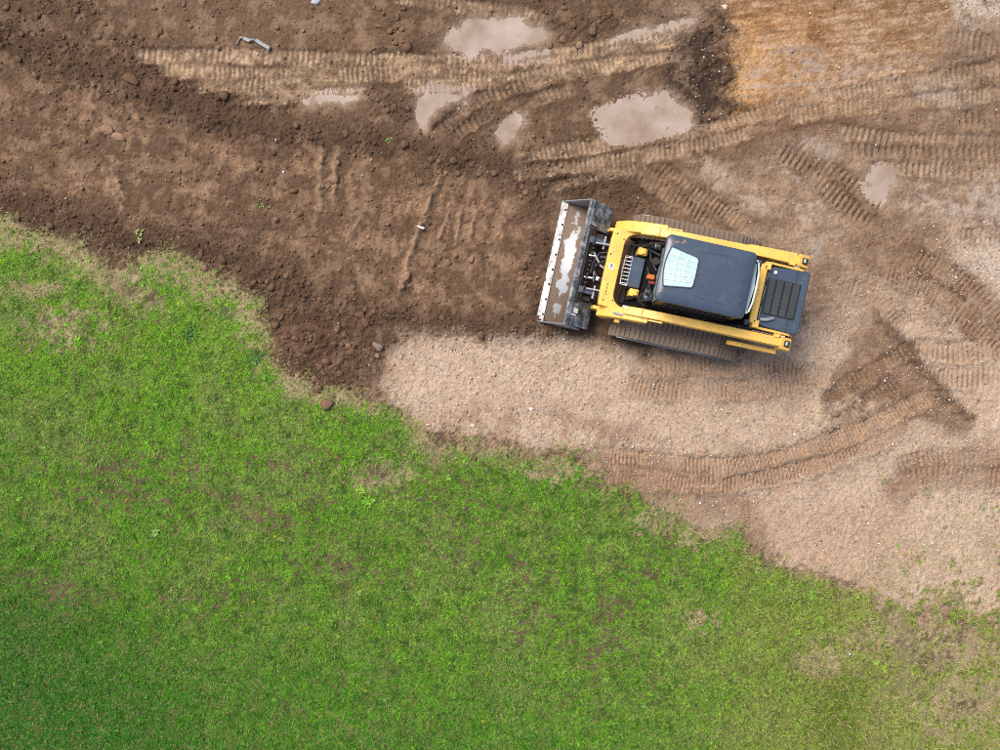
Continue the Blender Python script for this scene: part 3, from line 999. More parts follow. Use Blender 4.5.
sh = np.repeat(np.where(rng.random(len(x)) < .6, rng.uniform(.35, .7, len(x)), rng.uniform(.9, 1.5, len(x))), nl)[:, None]
c = c * 0.7 + lin((78, 138, 30)) * 0.3
c = np.clip(c * sh, .004, .6)
F = np.arange(len(V), dtype=np.int32).reshape(-1, 4)
o = link('lawn_weeds', np_mesh('lawn_weeds', V, F, np.repeat(c, 4, 0)), MAT['grass'])
tag(o, 'low broad-leaved weeds growing through the lawn', 'ground cover', kind='stuff')

# ------------------------------------------------------------------ the track loader
class MB:
    def __init__(s):
        s.v, s.f = [], []

    def add(s, vs_, fs_):
        o = len(s.v)
        s.v += [tuple(p) for p in vs_]
        s.f += [tuple(i + o for i in f) for f in fs_]
        return s

    def box(s, x0, x1, y0, y1, z0, z1):
        return s.add([(x, y, z) for z in (z0, z1) for x, y in ((x0, y0), (x1, y0), (x1, y1), (x0, y1))],
                     [(3, 2, 1, 0), (4, 5, 6, 7), (0, 1, 5, 4), (1, 2, 6, 5), (2, 3, 7, 6), (3, 0, 4, 7)])

    def prism(s, prof, y0, y1):
        """profile in (x, z) drawn out along y"""
        n = len(prof)
        ar = sum(prof[i][0] * prof[(i + 1) % n][1] - prof[(i + 1) % n][0] * prof[i][1] for i in range(n))
        if ar < 0:
            prof = prof[::-1]
        return s.add([(x, y0, z) for x, z in prof] + [(x, y1, z) for x, z in prof],
                     [tuple(range(n)), tuple(range(2 * n - 1, n - 1, -1))] + [(i, i + n, (i + 1) % n + n, (i + 1) % n) for i in range(n)])

    def plate(s, plan, z0, z1, top=None):
        """plan in (x, y) raised from z0 to z1; top may be another plan of as many points"""
        n = len(plan)
        ar = sum(plan[i][0] * plan[(i + 1) % n][1] - plan[(i + 1) % n][0] * plan[i][1] for i in range(n))
        if ar < 0:
            plan = plan[::-1]
            top = top[::-1] if top else None
        top = top or plan
        return s.add([(x, y, z0) for x, y in plan] + [(x, y, z1) for x, y in top],
                     [tuple(range(n - 1, -1, -1)), tuple(range(n, 2 * n))] + [(i, (i + 1) % n, (i + 1) % n + n, i + n) for i in range(n)])

    def tube(s, path, r, n=10, cap=True):
        path = [Vector(p) for p in path]
        rs = r if isinstance(r, (list, tuple)) else [r] * len(path)
        rings = []
        for i, p in enumerate(path):
            t = (path[min(i + 1, len(path) - 1)] - path[max(i - 1, 0)]).normalized()
            a = Vector((0, 0, 1)) if abs(t.z) < .9 else Vector((1, 0, 0))
            e1 = t.cross(a).normalized()
            e2 = t.cross(e1)
            rings.append([p + (e1 * math.cos(k * 2 * math.pi / n) + e2 * math.sin(k * 2 * math.pi / n)) * rs[i] for k in range(n)])
        vv = [q for rg in rings for q in rg]
        ff = [(i * n + k, i * n + (k + 1) % n, (i + 1) * n + (k + 1) % n, (i + 1) * n + k) for i in range(len(path) - 1) for k in range(n)]
        if cap:
            ff += [tuple(range(n - 1, -1, -1)), tuple((len(path) - 1) * n + k for k in range(n))]
        return s.add(vv, ff)

    def build(s, name, m, parent, bevel=0.0, smooth=False, seg=2):
        me = bpy.data.meshes.new(name)
        me.from_pydata(s.v, [], s.f)
        bm = bmesh.new()
        bm.from_mesh(me)
        bmesh.ops.recalc_face_normals(bm, faces=bm.faces[:])
        bm.to_mesh(me)
        bm.free()
        o = link(name, me, m, parent)
        if smooth or bevel:
            me.shade_smooth()
            try:
                me.set_sharp_from_angle(angle=R(38))
            except Exception:
                pass
        if bevel:
            b_ = o.modifiers.new('bevel', 'BEVEL')
            b_.width = bevel
            b_.segments = seg
            b_.limit_method = 'ANGLE'
            b_.angle_limit = R(35)
            b_.harden_normals = True
        return o


YEL = paint('yellow_paint', (0.90, 0.55, 0.105), 0.32, 0.42, (0.46, 0.31, 0.17), 9.0)
SLATE = paint('slate_panel', (0.054, 0.078, 0.118), 0.28, 0.26, (0.13, 0.12, 0.115), 9.0, spec=0.6)
MATTE = paint('grimy_black', (0.012, 0.012, 0.012), 0.95, 0.2, (0.06, 0.045, 0.034), 9.0, spec=0.08)
BLACK = paint('black_metal', (0.014, 0.015, 0.018), 0.5, 0.16, (0.10, 0.07, 0.05), 8.0)
RUBBER = paint('muddy_rubber', (0.17, 0.128, 0.096), 0.95, 0.7, (0.27, 0.205, 0.155), 5.0)
STEEL = paint('bright_steel', (0.62, 0.63, 0.65), 0.30, 0.12, (0.2, 0.14, 0.1), 12.0, metal=0.9)
EDGE = paint('rubbed_cutting_edge', (0.44, 0.45, 0.48), 0.4, 0.5, (0.22, 0.155, 0.115), 5.0, metal=0.5)
CHROME = paint('chrome_rod', (0.82, 0.83, 0.86), 0.15, 0.05, (0.2, 0.14, 0.1), 12.0, metal=1.0)
GREY = paint('worn_grey_steel', (0.30, 0.31, 0.33), 0.5, 0.30, (0.20, 0.14, 0.10), 8.0, metal=0.3)
LOUV = paint('louvre_plastic', (0.045, 0.056, 0.062), 0.55, 0.16, (0.14, 0.12, 0.10), 9.0)
WHITE = paint('white_decal', (0.80, 0.80, 0.78), 0.5, 0.15, (0.4, 0.3, 0.2), 20.0)
ORANGE = paint('orange_plastic', (0.55, 0.14, 0.03), 0.6, 0.3)
RED = paint('red_plastic', (0.3, 0.02, 0.02), 0.5, 0.05)
INK = paint('dark_print', (0.05, 0.045, 0.035), 0.6, 0.05)
LENS = paint('lamp_lens', (0.7, 0.7, 0.66), 0.12, 0.1)

# muddy bucket inside: brown mud with rubbed-bright steel showing through
m, nt, b = nodes_of('bucket_inside')
tc = nt.nodes.new('ShaderNodeTexCoord')
n1 = nt.nodes.new('ShaderNodeTexNoise')
n1.inputs['Scale'].default_value = 2.1
n1.inputs['Detail'].default_value = 9
n1.inputs['Roughness'].default_value = 0.62
nt.links.new(tc.outputs['Object'], n1.inputs['Vector'])
sx = nt.nodes.new('ShaderNodeSeparateXYZ')
nt.links.new(tc.outputs['Object'], sx.inputs[0])


def mnode(op, a_, b_=None, c_=None):
    q = nt.nodes.new('ShaderNodeMath')
    q.operation = op
    for i_, val in enumerate((a_, b_, c_)):
        if val is None:
            continue
        if isinstance(val, (int, float)):
            q.inputs[i_].default_value = val
        else:
            nt.links.new(val, q.inputs[i_])
    return q.outputs[0]


wear = mnode('SUBTRACT', 1.0, mnode('MULTIPLY', mnode('ABSOLUTE', mnode('SUBTRACT', sx.outputs[0], 2.02)), 4.6))
wear = mnode('SUBTRACT', wear, mnode('MULTIPLY', mnode('POWER', mnode('ABSOLUTE', mnode('SUBTRACT', sx.outputs[1], 0.02)), 2.0), 0.75))
wear = mnode('ADD', mnode('MULTIPLY', wear, 0.22), n1.outputs[0])
wr = ramp(nt, wear, [(0.605, (0, 0, 0)), (0.63, (1, 1, 1))])
n2 = noise_node(nt, 30, 6, .7)
mud = ramp(nt, n2.outputs[0], [(0.3, (0.14, 0.096, 0.068)), (0.7, (0.25, 0.18, 0.135))])
mx = nt.nodes.new('ShaderNodeMix')
mx.data_type = 'RGBA'
nt.links.new(wr.outputs[0], mx.inputs[0])
nt.links.new(mud.outputs[0], mx.inputs[6])
mx.inputs[7].default_value = (0.56, 0.57, 0.60, 1)
nt.links.new(mx.outputs[2], b.inputs['Base Color'])
mt_ = mnode('MULTIPLY', wr.outputs[0], 0.35)
nt.links.new(mt_, b.inputs['Metallic'])
rg = mnode('SUBTRACT', 0.9, mnode('MULTIPLY', wr.outputs[0], 0.5))
nt.links.new(rg, b.inputs['Roughness'])
bump(nt, b, n2.outputs[0], 0.4, 0.01)
BUCKET_IN = m
# scraped black paint of the bucket back
m, nt, b = nodes_of('scraped_black_steel')
n1 = noise_node(nt, 7.0, 10, 0.75)
r1 = ramp(nt, n1.outputs[0], [(0.38, (0.018, 0.024, 0.034)), (0.50, (0.10, 0.12, 0.145)), (0.60, (0.33, 0.34, 0.35)), (0.70, (0.26, 0.20, 0.15))])
nt.links.new(r1.outputs[0], b.inputs['Base Color'])
b.inputs['Roughness'].default_value = 0.5
bump(nt, b, n1.outputs[0], 0.25, 0.006)
SCRAPED = m
# glass
m, nt, b = nodes_of('tinted_glass')
nn_ = noise_node(nt, 4.0, 3, .5)
rr_ = ramp(nt, nn_.outputs[0], [(0.3, (0.42, 0.62, 0.60)), (0.7, (0.55, 0.74, 0.72))])
nt.links.new(rr_.outputs[0], b.inputs['Base Color'])
b.inputs['Roughness'].default_value = 0.08
b.inputs['IOR'].default_value = 1.5
b.inputs['Coat Weight'].default_value = 0.5
GLASS = m

loader = link('track_loader', None)
loader.empty_display_size = 0.3
loader.location = (MO[0], MO[1], 0.0)
loader.rotation_euler = (0, 0, MA)
tag(loader, 'yellow and slate compact track loader with muddy bucket parked on bare earth', 'track loader')

# chassis
ch = MB().prism([(-1.35, .42), (-1.0, .28), (.75, .28), (.98, .45), (.98, .78), (.70, .98), (-1.35, 1.0)], -.56, .56).build('chassis', MATTE, loader, .02)
MB().box(.98, 1.06, -.50, .50, .48, .58).build('front_bumper', BLACK, ch, .01)

# tracks
def hull_path(circles, step):
    pts = []
    for cx_, cz_, r_ in circles:
        for k in range(96):
            t = 2 * math.pi * k / 96
            pts.append((cx_ + r_ * math.cos(t), cz_ + r_ * math.sin(t)))
    pts = sorted(set(pts))

    def half(ps):
        h = []
        for p in ps:
            while len(h) > 1 and (h[-1][0] - h[-2][0]) * (p[1] - h[-2][1]) - (h[-1][1] - h[-2][1]) * (p[0] - h[-2][0]) <= 0:
                h.pop()
            h.append(p)
        return h
    hl = half(pts)[:-1] + half(pts[::-1])[:-1]
    P_ = np.array(hl + [hl[0]])
    sl_ = np.concatenate([[0], np.cumsum(np.linalg.norm(np.diff(P_, axis=0), axis=1))])
    n_ = int(round(sl_[-1] / step))
    t_ = np.arange(n_) * sl_[-1] / n_
    return np.stack([np.interp(t_, sl_, P_[:, 0]), np.interp(t_, sl_, P_[:, 1])], 1)


circ = [(.84, .245, .225), (-.90, .245, .205), (-.62, .47, .17), (.60, .40, .21)]
path = hull_path(circ, 0.084)
NT = len(path)
lug_me = None
for sgn in (-1, 1):
    y0, y1 = (.64, 1.04) if sgn > 0 else (-1.04, -.64)
    bel = MB()
    n_ = NT * 2
    pb = hull_path(circ, 0.042)
    n_ = len(pb)
    tang = np.roll(pb, -1, 0) - np.roll(pb, 1, 0)
    tang /= np.linalg.norm(tang, axis=1, keepdims=True)
    nor = np.stack([tang[:, 1], -tang[:, 0]], 1)      # outward for an anticlockwise loop
    vv, ff = [], []
    for p, q in zip(pb, nor):
        a_, c_ = p - q * .030, p - q * .002
        vv += [(a_[0], y0, a_[1]), (c_[0], y0, c_[1]), (c_[0], y1, c_[1]), (a_[0], y1, a_[1])]
    for i in range(n_):
        j = (i + 1) % n_
        for k in range(4):
            l_ = (k + 1) % 4
            ff.append((i * 4 + k, i * 4 + l_, j * 4 + l_, j * 4 + k))
    belt = bel.add(vv, ff).build('track', RUBBER, loader, smooth=True)
    tg = np.roll(path, -1, 0) - np.roll(path, 1, 0)
    for i, p in enumerate(path):
        ang = math.atan2(tg[i][1], tg[i][0])
        if lug_me is None:
            lm = MB()
            lm.plate([(-.026, -.195), (.026, -.195), (.030, -.07), (.030, -.02), (-.030, -.02), (-.030, -.07)], 0, .022,
                     [(-.019, -.192), (.019, -.192), (.022, -.07), (.022, -.026), (-.022, -.026), (-.022, -.07)])
            lm.plate([(-.030, .02), (.030, .02), (.030, .07), (.026, .195), (-.026, .195), (-.030, .07)], 0, .022,
                     [(-.022, .026), (.022, .026), (.022, .07), (.019, .192), (-.019, .192), (-.022, .07)])
            lo = lm.build('tread_lug', RUBBER, belt)
            lug_me = lo.data
        else:
            lo = link('tread_lug', lug_me, RUBBER, belt)
        # local x along the belt, local z outward
        tx, tz = math.cos(ang), math.sin(ang)
        nx, nz = tz, -tx
        mt4 = Matrix(((tx, 0, nx, p[0]), (0, 1, 0, (y0 + y1) / 2), (tz, 0, nz, p[1]), (0, 0, 0, 1)))
        if mt4.determinant() < 0:
            mt4 = Matrix(((tx, 0, nx, p[0]), (0, -1, 0, (y0 + y1) / 2), (tz, 0, nz, p[1]), (0, 0, 0, 1)))
        lo.matrix_local = mt4
    # wheels and frame inside the belt
    ym = (y0 + y1) / 2
    fr = MB().prism([(.80, .19), (.80, .31), (.3, .40), (-.55, .42), (-.95, .31), (-.95, .19)], ym - .13, ym + .13).build('track_frame', BLACK, loader, .01)
    oy = y1 + .004 if sgn > 0 else y0 - .004
    MB().prism([(.96, .40), (.86, .44), (.0, .505), (-.55, .545), (-.84, .42), (-.86, .40), (-.55, .515), (.0, .475), (.84, .405)], oy - .014, oy + .014).build('side_guard', GREY, fr, .003)
    for cx_, cz_, r_, nm in ((.84, .245, .185, 'idler_wheel'), (-.90, .245, .165, 'idler_wheel'), (-.62, .47, .13, 'drive_sprocket'),
                             (.45, .16, .11, 'roller'), (.12, .16, .11, 'roller'), (-.20, .16, .11, 'roller'), (-.52, .16, .11, 'roller')):
        MB().tube([(cx_, ym - .14, cz_), (cx_, ym + .14, cz_)], r_, 20).build(nm, GREY, fr, smooth=True)

# cab
cab = MB()
cab.prism([(-.60, .95), (.58, .95), (.64, 1.35), (.60, 2.0), (-.58, 2.0), (-.62, 1.5)], -.49, -.455)
cab.prism([(-.60, .95), (.58, .95), (.64, 1.35), (.60, 2.0), (-.58, 2.0), (-.62, 1.5)], .455, .49)
cab.box(-.62, -.56, -.455, .455, .95, 1.96)
cab.box(-.56, .60, -.455, .455, .93, .98)
cab = cab.build('cab', BLACK, loader, .012)
for sgn in (-1, 1):
    sg = MB()
    y_ = sgn * .503
    for k in range(11):
        x_ = -.46 + k * .095
        sg.box(x_ - .006, x_ + .006, y_ - .006, y_ + .006, 1.2, 1.9)
    for k in range(7):
        z_ = 1.22 + k * .11
        sg.box(-.48, .52, y_ - .010, y_ - .004 if sgn < 0 else y_ + .004, z_ - .006, z_ + .006)
    sg.build('side_screen', BLACK, cab)
    MB().tube([(-.40, sgn * .515, 1.15), (.5, sgn * .515, 1.10)], .012, 8).build('grab_rail', BLACK, cab)
MB().box(-.35, .15, -.25, .25, 1.0, 1.30).box(-.40, -.26, -.25, .25, 1.30, 1.75).build('seat', BLACK, cab, .04)
MB().box(.10, .30, -.40, -.28, 1.0, 1.38).box(.10, .30, .28, .40, 1.0, 1.38).build('control_console', BLACK, cab, .02)
MB().box(.598, .615, -.44, .44, 1.05, 1.9).build('front_door_glass', GLASS, cab)

# roof
def round_rect(x0, x1, yh, r, front_bow=0.0, n=6):
    out_ = []
    for cx_, cy_, a0 in ((x1 - r, yh - r, 0), (x0 + r, yh - r, 90), (x0 + r, -yh + r, 180), (x1 - r, -yh + r, 270)):
        for k in range(n + 1):
            t = R(a0 + 90 * k / n)
            out_.append([cx_ + r * math.cos(t), cy_ + r * math.sin(t)])
    for p in out_:
        if p[0] > (x0 + x1) / 2:
            p[0] += front_bow * (1 - (p[1] / yh) ** 2)
    return [tuple(p) for p in out_]


rf = MB()
lay = [(round_rect(-.63, .70, .500, .07, .05), 1.965), (round_rect(-.645, .72, .510, .07, .06), 2.02), (round_rect(-.635, .71, .500, .07, .06), 2.062),
       (round_rect(-.59, .665, .455, .07, .06), 2.090), (round_rect(-.45, .60, .36, .07, .05), 2.102)]
n_ = len(lay[0][0])
vv = [(x_, y_, z_) for pl_, z_ in lay for x_, y_ in pl_]
ff = [(i * n_ + k, i * n_ + (k + 1) % n_, (i + 1) * n_ + (k + 1) % n_, (i + 1) * n_ + k) for i in range(len(lay) - 1) for k in range(n_)]
ff += [tuple(range(n_ - 1, -1, -1)), tuple((len(lay) - 1) * n_ + k for k in range(n_))]
roof = rf.add(vv, ff).build('roof', SLATE, cab, .008)
for sgn in (-1, 1):
    MB().tube([(.20, sgn * .335, 2.099), (.05, sgn * .345, 2.102), (-.36, sgn * .365, 2.099)], .008, 6).build('roof_rib', SLATE, roof, smooth=True)
MB().tube([(-.512, -.40, 2.093), (-.505, 0, 2.096), (-.512, .40, 2.093)], .010, 6).build('roof_rib', SLATE, roof, smooth=True)
MB().tube([(-.565, -.42, 2.088), (-.558, 0, 2.090), (-.565, .42, 2.088)], .007, 6).build('roof_rib', SLATE, roof, smooth=True)


def sky_y(u):
    t = (u - .215) / (.655 - .215)
    return -.225 - .075 * t + .0, .235 + .055 * t


def sky_arc(t):
    return t


sk = []
for k in range(9):
    v_ = -.315 + k * (.600 / 8)
    sk.append((.645 + .05 * (1 - ((v_ + .015) / .305) ** 2), v_))
sk2 = sk + [(.235, .225), (.212, .19), (.205, 0.0), (.212, -.20), (.235, -.235)]
skl = MB().plate(sk2, 2.096, 2.112).build('skylight', GLASS, roof, .003)
fr = MB()
for i in range(len(sk2)):
    p, q = sk2[i], sk2[(i + 1) % len(sk2)]
    fr.tube([(p[0], p[1], 2.113), (q[0], q[1], 2.113)], .010, 6)
fr.build('skylight_frame', SLATE, skl, smooth=True)
for k in range(1, 6):                     # bars running fore and aft, fanning out
    t = k / 6
    va, vb = -.315 + t * .600, -.232 + t * .455
    MB().tube([(.685 - .04 * abs(t - .5) * 2, va, 2.116), (.215, vb, 2.116)], .0062, 6).build('skylight_bar', WHITE, skl, smooth=True)
for k in (1, 2):                          # bars running across
    u_ = .655 - k * .150
    ln_ = [(u_ + .03 * (1 - (v_ / .28) ** 2), v_ * (1 - .075 * k), 2.117) for v_ in np.linspace(-.295, .272, 7)]
    MB().tube(ln_, .0062, 6).build('skylight_bar', WHITE, skl, smooth=True)
# rear window hoop
hoop = [(-.66, -.40, 2.02), (-.705, -.37, 1.98), (-.745, -.22, 1.95), (-.755, 0, 1.94), (-.745, .22, 1.95), (-.705, .37, 1.98), (-.66, .40, 2.02)]
MB().tube(hoop, .016, 8).build('rear_window_edge', LENS, cab, smooth=True)
MB().plate([(-.63, -.40), (-.70, -.36), (-.735, 0), (-.70, .36), (-.63, .40)], 1.1, 1.93).build('rear_window', GLASS, cab, .01)

# front of the cab: foot guard with bright rungs, lamps, hoses
fg = MB().box(.83, 1.06, -.24, .26, .70, .99).build('foot_guard', SLATE, loader, .025)
for k in range(8):
    v_ = -.20 + k * .060
    MB().tube([(1.04, v_, 1.0), (1.13, v_, .985), (1.15, v_, .95), (1.15, v_, .78)], .0065, 6).build('rung', STEEL, fg, smooth=True)
MB().tube([(1.05, -.225, .985), (1.15, -.225, .96), (1.16, 0, .955), (1.15, .245, .96), (1.05, .245, .985)], .009, 6).build('rung_rail', CHROME, fg, smooth=True)
for sgn in (-1, 1):
    MB().box(.83, .98, sgn * .34 - .06, sgn * .34 + .06, .62, 1.02).box(.86, .93, sgn * .34 - .045, sgn * .34 + .045, 1.0, 1.06).build('front_bracket', YEL, loader, .012)
    lamp = MB().tube([(.74, sgn * .36, 1.62), (.80, sgn * .36, 1.60)], .055, 14).build('work_lamp', BLACK, loader, smooth=True)
    MB().tube([(.80, sgn * .36, 1.60), (.808, sgn * .36, 1.598)], .046, 14).build('lens', LENS, lamp, smooth=True)
for k, pts in enumerate(([(.66, -.44, 1.5), (.80, -.45, 1.3), (.95, -.42, 1.0), (1.1, -.44, .8)], [(.66, .42, 1.45), (.78, .47, 1.25), (.86, .40, 1.05), (1.0, .45, .85)],
                         [(.64, -.30, 1.2), (.78, -.36, 1.12), (.90, -.44, .98)], [(.70, .30, 1.25), (.80, .36, 1.15), (.83, .46, 1.1), (.7, .52, 1.1)])):
    MB().tube(catm := pts, .022, 8).build('hose', BLACK, loader, smooth=True)
MB().box(.70, .84, -.50, -.40, .98, 1.14).box(.62, .74, .30, .44, 1.0, 1.2).build('valve_block', BLACK, loader, .015)
MB().tube([(.70, -.20, 1.05), (.70, -.20, 1.22)], .06, 14).build('filter_canister', BLACK, loader, smooth=True)
MB().tube([(.78, -.10, 1.02), (.74, .02, 1.10), (.70, .20, 1.12), (.74, .34, 1.04)], .018, 8).build('hose', BLACK, loader, smooth=True)
MB().tube([(.80, -.34, 1.06), (.76, -.20, 1.14), (.66, -.06, 1.2)], .018, 8).build('hose', BLACK, loader, smooth=True)
MB().box(.66, .78, .02, .10, 1.10, 1.22).build('pedal', ORANGE, loader, .02)
MB().box(.64, .72, .12, .17, 1.10, 1.20).build('pedal', RED, loader, .015)
MB().tube([(.70, .40, 1.5), (.76, .44, 1.48), (.78, .41, 1.44)], .05, 10).build('mirror_housing', SLATE, loader, smooth=True)

# lift arms
for sgn in (-1, 1):
    ya, yb = sorted((sgn * .585, sgn * .722))
    arm = MB().prism([(-1.46, 1.44), (-.95, 1.48), (.35, 1.36), (.80, 1.24), (1.02, 1.12), (.98, .92), (.78, 1.00), (.33, 1.14), (-.95, 1.25), (-1.46, 1.22)], ya, yb).build('lift_arm', YEL, loader, .014)
    # stepped knuckle at the front, wider and lower
    k0, k1 = sorted((sgn * .615, sgn * .80))
    MB().prism([(.62, 1.24), (.98, 1.10), (1.24, .94), (1.40, .66), (1.33, .42), (1.20, .40), (1.12, .74), (.62, 1.02)], k0, k1).build('arm_knuckle', YEL, arm, .025)
    MB().prism([(1.28, .62), (1.46, .60), (1.50, .30), (1.38, .26)], sgn * .66 - .03, sgn * .66 + .03).build('arm_tip', YEL, arm, .01)
    # wear strips and the seams seen from above
    MB().box(.74, .755, ya - .004, yb + .004, 1.10, 1.268).build('weld_seam', YEL, arm)
    MB().prism([(.40, 1.30), (.62, 1.24), (.62, 1.16), (.40, 1.20)], sgn * .745 - .012, sgn * .745 + .012).build('side_plate', YEL, arm, .004)
    # boxed rear end with a dark pin socket
    e0, e1 = sorted((sgn * .565, sgn * .76))
    end = MB().prism([(-1.62, 1.40), (-1.44, 1.47), (-1.44, 1.20), (-1.62, 1.16)], e0, e1).build('arm_end', YEL, arm, .012)
    MB().box(-1.585, -1.50, sgn * .66 - .048, sgn * .66 + .048, 1.40, 1.462).build('pin_socket', BLACK, end, .004)
    MB().tube([(-1.535, sgn * .66 - .03, 1.468), (-1.535, sgn * .66 + .03, 1.468)], .022, 8).build('pin', GREY, end, smooth=True)
    MB().box(-1.40, -1.31, sgn * .575 - .035, sgn * .575 + .02, 1.40, 1.475).build('stop_block', YEL, arm, .006)
    # lower control link, outside the arm
    MB().prism([(-.72, .98), (-.80, 1.06), (-1.50, 1.14), (-1.52, 1.02), (-.80, .94)], sgn * .79 - .035, sgn * .79 + .035).build('control_link', YEL, loader, .012)
    # lift cylinder between arm and hood
    cyl = MB().tube([(-1.0, sgn * .555, 1.30), (-.1, sgn * .545, 1.02)], .042, 12).build('lift_cylinder', BLACK, loader, smooth=True)
    MB().tube([(-1.0, sgn * .553, 1.302), (-1.50, sgn * .553, 1.40)], .024, 10).build('piston_rod', CHROME, cyl, smooth=True)
    MB().tube([(-.72, sgn * .535, 1.46), (-1.0, sgn * .548, 1.43), (-1.30, sgn * .550, 1.42), (-1.55, sgn * .545, 1.36)], .012, 8).build('hose', BLACK, loader, smooth=True)
    # yellow stanchion beside the hood
    MB().prism([(-1.02, .8), (-1.02, 1.50), (-1.10, 1.47), (-1.55, 1.44), (-1.62, 1.36), (-1.62, .8)], sgn * .515 - .018, sgn * .515 + .018).build('rear_upright', YEL, loader, .006)
    MB().box(-1.02, -.92, sgn * .46 - .05, sgn * .46 + .07, 1.38, 1.56).build('upright_bracket', YEL, loader, .012)
    MB().tube([(-.86, sgn * .47, 1.52), (-.80, sgn * .47, 1.52)], .045, 10).build('hinge_boss', SLATE, loader, smooth=True)

# front cross tube, rounded into the arms
cp = [(1.42, -.64), (1.435, -.45), (1.44, 0), (1.435, .45), (1.42, .64), (.98, .66), (.98, .615)]
for k in range(7):
    t = R(90 * k / 6)
    cp.append((1.02 + .19 * math.sin(t), .60 - .20 * (1 - math.cos(t))))
for k in range(7):
    t = R(90 - 90 * k / 6)
    cp.append((1.02 + .19 * math.sin(t), -.60 + .20 * (1 - math.cos(t))))
cp += [(.98, -.615), (.98, -.66)]
cross = MB().plate(cp, .74, .93).build('cross_tube', YEL, loader, .03, seg=3)
dec = MB().box(1.30, 1.385, -.055, .035, .931, .9325).build('decal', WHITE, cross)
MB().box(1.325, 1.36, -.045, -.012, .9327, .9337).box(1.315, 1.37, .000, .012, .9327, .9337).build('print', INK, dec)
pr = MB()
for k in range(9):
    v_ = .27 + k * .022
    pr.box(1.330, 1.350, v_, v_ + .013, .931, .9325)
pr.build('lettering', INK, cross)
for u_, v_ in ((1.36, -.55), (1.24, -.48), (1.36, .55), (1.20, .53), (1.40, -.2)):
    MB().tube([(u_, v_, .925), (u_, v_, .938)], .012, 8).build('bolt', BLACK, cross)
MB().tube([(1.02, .74, 1.09), (1.16, .72, 1.02)], .02, 8).build('hose_fitting', STEEL, loader, smooth=True)
MB().box(.94, 1.05, .585, .635, 1.10, 1.14).build('cable_tag', WHITE, loader, .008)
MB().box(1.02, 1.10, .80, .86, .80, .92).build('step_tab', YEL, loader, .008)

# rear cross tube behind the cab and the engine hood
MB().box(-.975, -.865, -.47, .47, 1.46, 1.56).build('rear_cross_tube', YEL, loader, .025)
body = MB().prism([(-1.0, .55), (-1.0, 1.40), (-1.64, 1.38), (-1.70, 1.30), (-1.70, .62), (-1.60, .5)], -.50, .50).build('engine_bay', SLATE, loader, .03)
hood = MB().plate([(-1.0, -.48), (-1.0, .48), (-1.62, .52), (-1.69, .48), (-1.69, -.48), (-1.62, -.52)], 1.405, 1.47,
                  [(-1.0, -.46), (-1.0, .46), (-1.60, .50), (-1.66, .46), (-1.66, -.46), (-1.60, -.50)]).build('hood', SLATE, loader, .02)
MB().box(-1.47, -1.464, -.49, .49, 1.45, 1.4745).build('panel_seam', BLACK, hood)
lou = MB().box(-1.56, -1.03, -.285, .285, 1.44, 1.476).build('louvre', BLACK, hood, .004)
for k in range(4):
    u0 = -1.545 + k * .128
    sl_ = MB().prism([(u0, 1.476), (u0 + .012, 1.500), (u0 + .098, 1.500), (u0 + .110, 1.476)], -.275, .275).build('louvre_slat', LOUV, lou, .004)
    ribs = MB()
    for q in range(6):
        ribs.box(u0 + .016 + q * .0145, u0 + .022 + q * .0145, -.268, .268, 1.4995, 1.505)
    ribs.build('rib', LOUV, sl_)
for v_, w_ in ((-.39, .022), (-.44, .012)):
    pass
fcap = MB().tube([(-1.12, -.385, 1.468), (-1.12, -.385, 1.49)], .026, 12).build('filler_cap', WHITE, hood, smooth=True)
MB().tube([(-1.14, -.355, 1.468), (-1.135, -.36, 1.482)], .018, 10).build('cap_latch', BLACK, hood, smooth=True)
for v0 in (-.40, .38):
    for dv in (-.025, .02):
        MB().tube([(-1.58, v0 + dv, 1.469), (-1.58, v0 + dv, 1.479)], .008, 8).build('hood_bolt', STEEL, hood)
for v0 in (-.20, .12):
    MB().box(-1.028, -1.012, v0 - .05, v0 + .05, 1.468, 1.484).build('hood_hinge', BLACK, hood, .003)
MB().tube([(-1.04, .38, 1.49), (-1.12, .37, 1.515), (-1.20, .335, 1.505), (-1.24, .32, 1.48)], .028, 10).build('exhaust_pipe', GREY, hood, smooth=True)
for sgn in (-1, 1):
    tl = MB().box(-1.715, -1.69, sgn * .40 - .06, sgn * .40 + .06, 1.10, 1.2).build('tail_lamp', RED, loader, .006)

# quick coupler and tilt cylinders
cpl = MB()
cpl.prism([(1.64, .08), (1.70, .08), (1.80, .60), (1.74, .60)], -.58, .58)
cpl.box(1.52, 1.66, -.58, -.48, .12, .42).box(1.52, 1.66, .48, .58, .12, .42)
cpl = cpl.build('quick_coupler', BLACK, loader, .01)
for v_ in (-.42, .42):
    MB().prism([(1.42, .50), (1.50, .56), (1.76, .56), (1.76, .44), (1.44, .40)], v_ - .05, v_ + .05).build('coupler_lug', SLATE, cpl, .008)
    MB().tube([(1.50, v_ - .11, .55), (1.50, v_ + .11, .55)], .024, 10).build('pivot_pin', GREY, cpl, smooth=True)
    MB().box(1.68, 1.76, v_ - .055, v_ + .055, .57, .63).build('latch_block', SLATE, cpl, .01)
    MB().tube([(1.42, v_ * .92, .66), (1.64, v_ * .92, .585)], 0.018, 10).build('latch_rod', GREY, cpl, smooth=True)
for v_ in (-.17, .20):
    tcyl = MB().tube([(1.22, v_, .70), (1.55, v_, .58)], .045, 12).build('tilt_cylinder', BLACK, loader, smooth=True)
    MB().tube([(1.55, v_, .58), (1.72, v_, .52)], .025, 10).build('piston_rod', CHROME, tcyl, smooth=True)
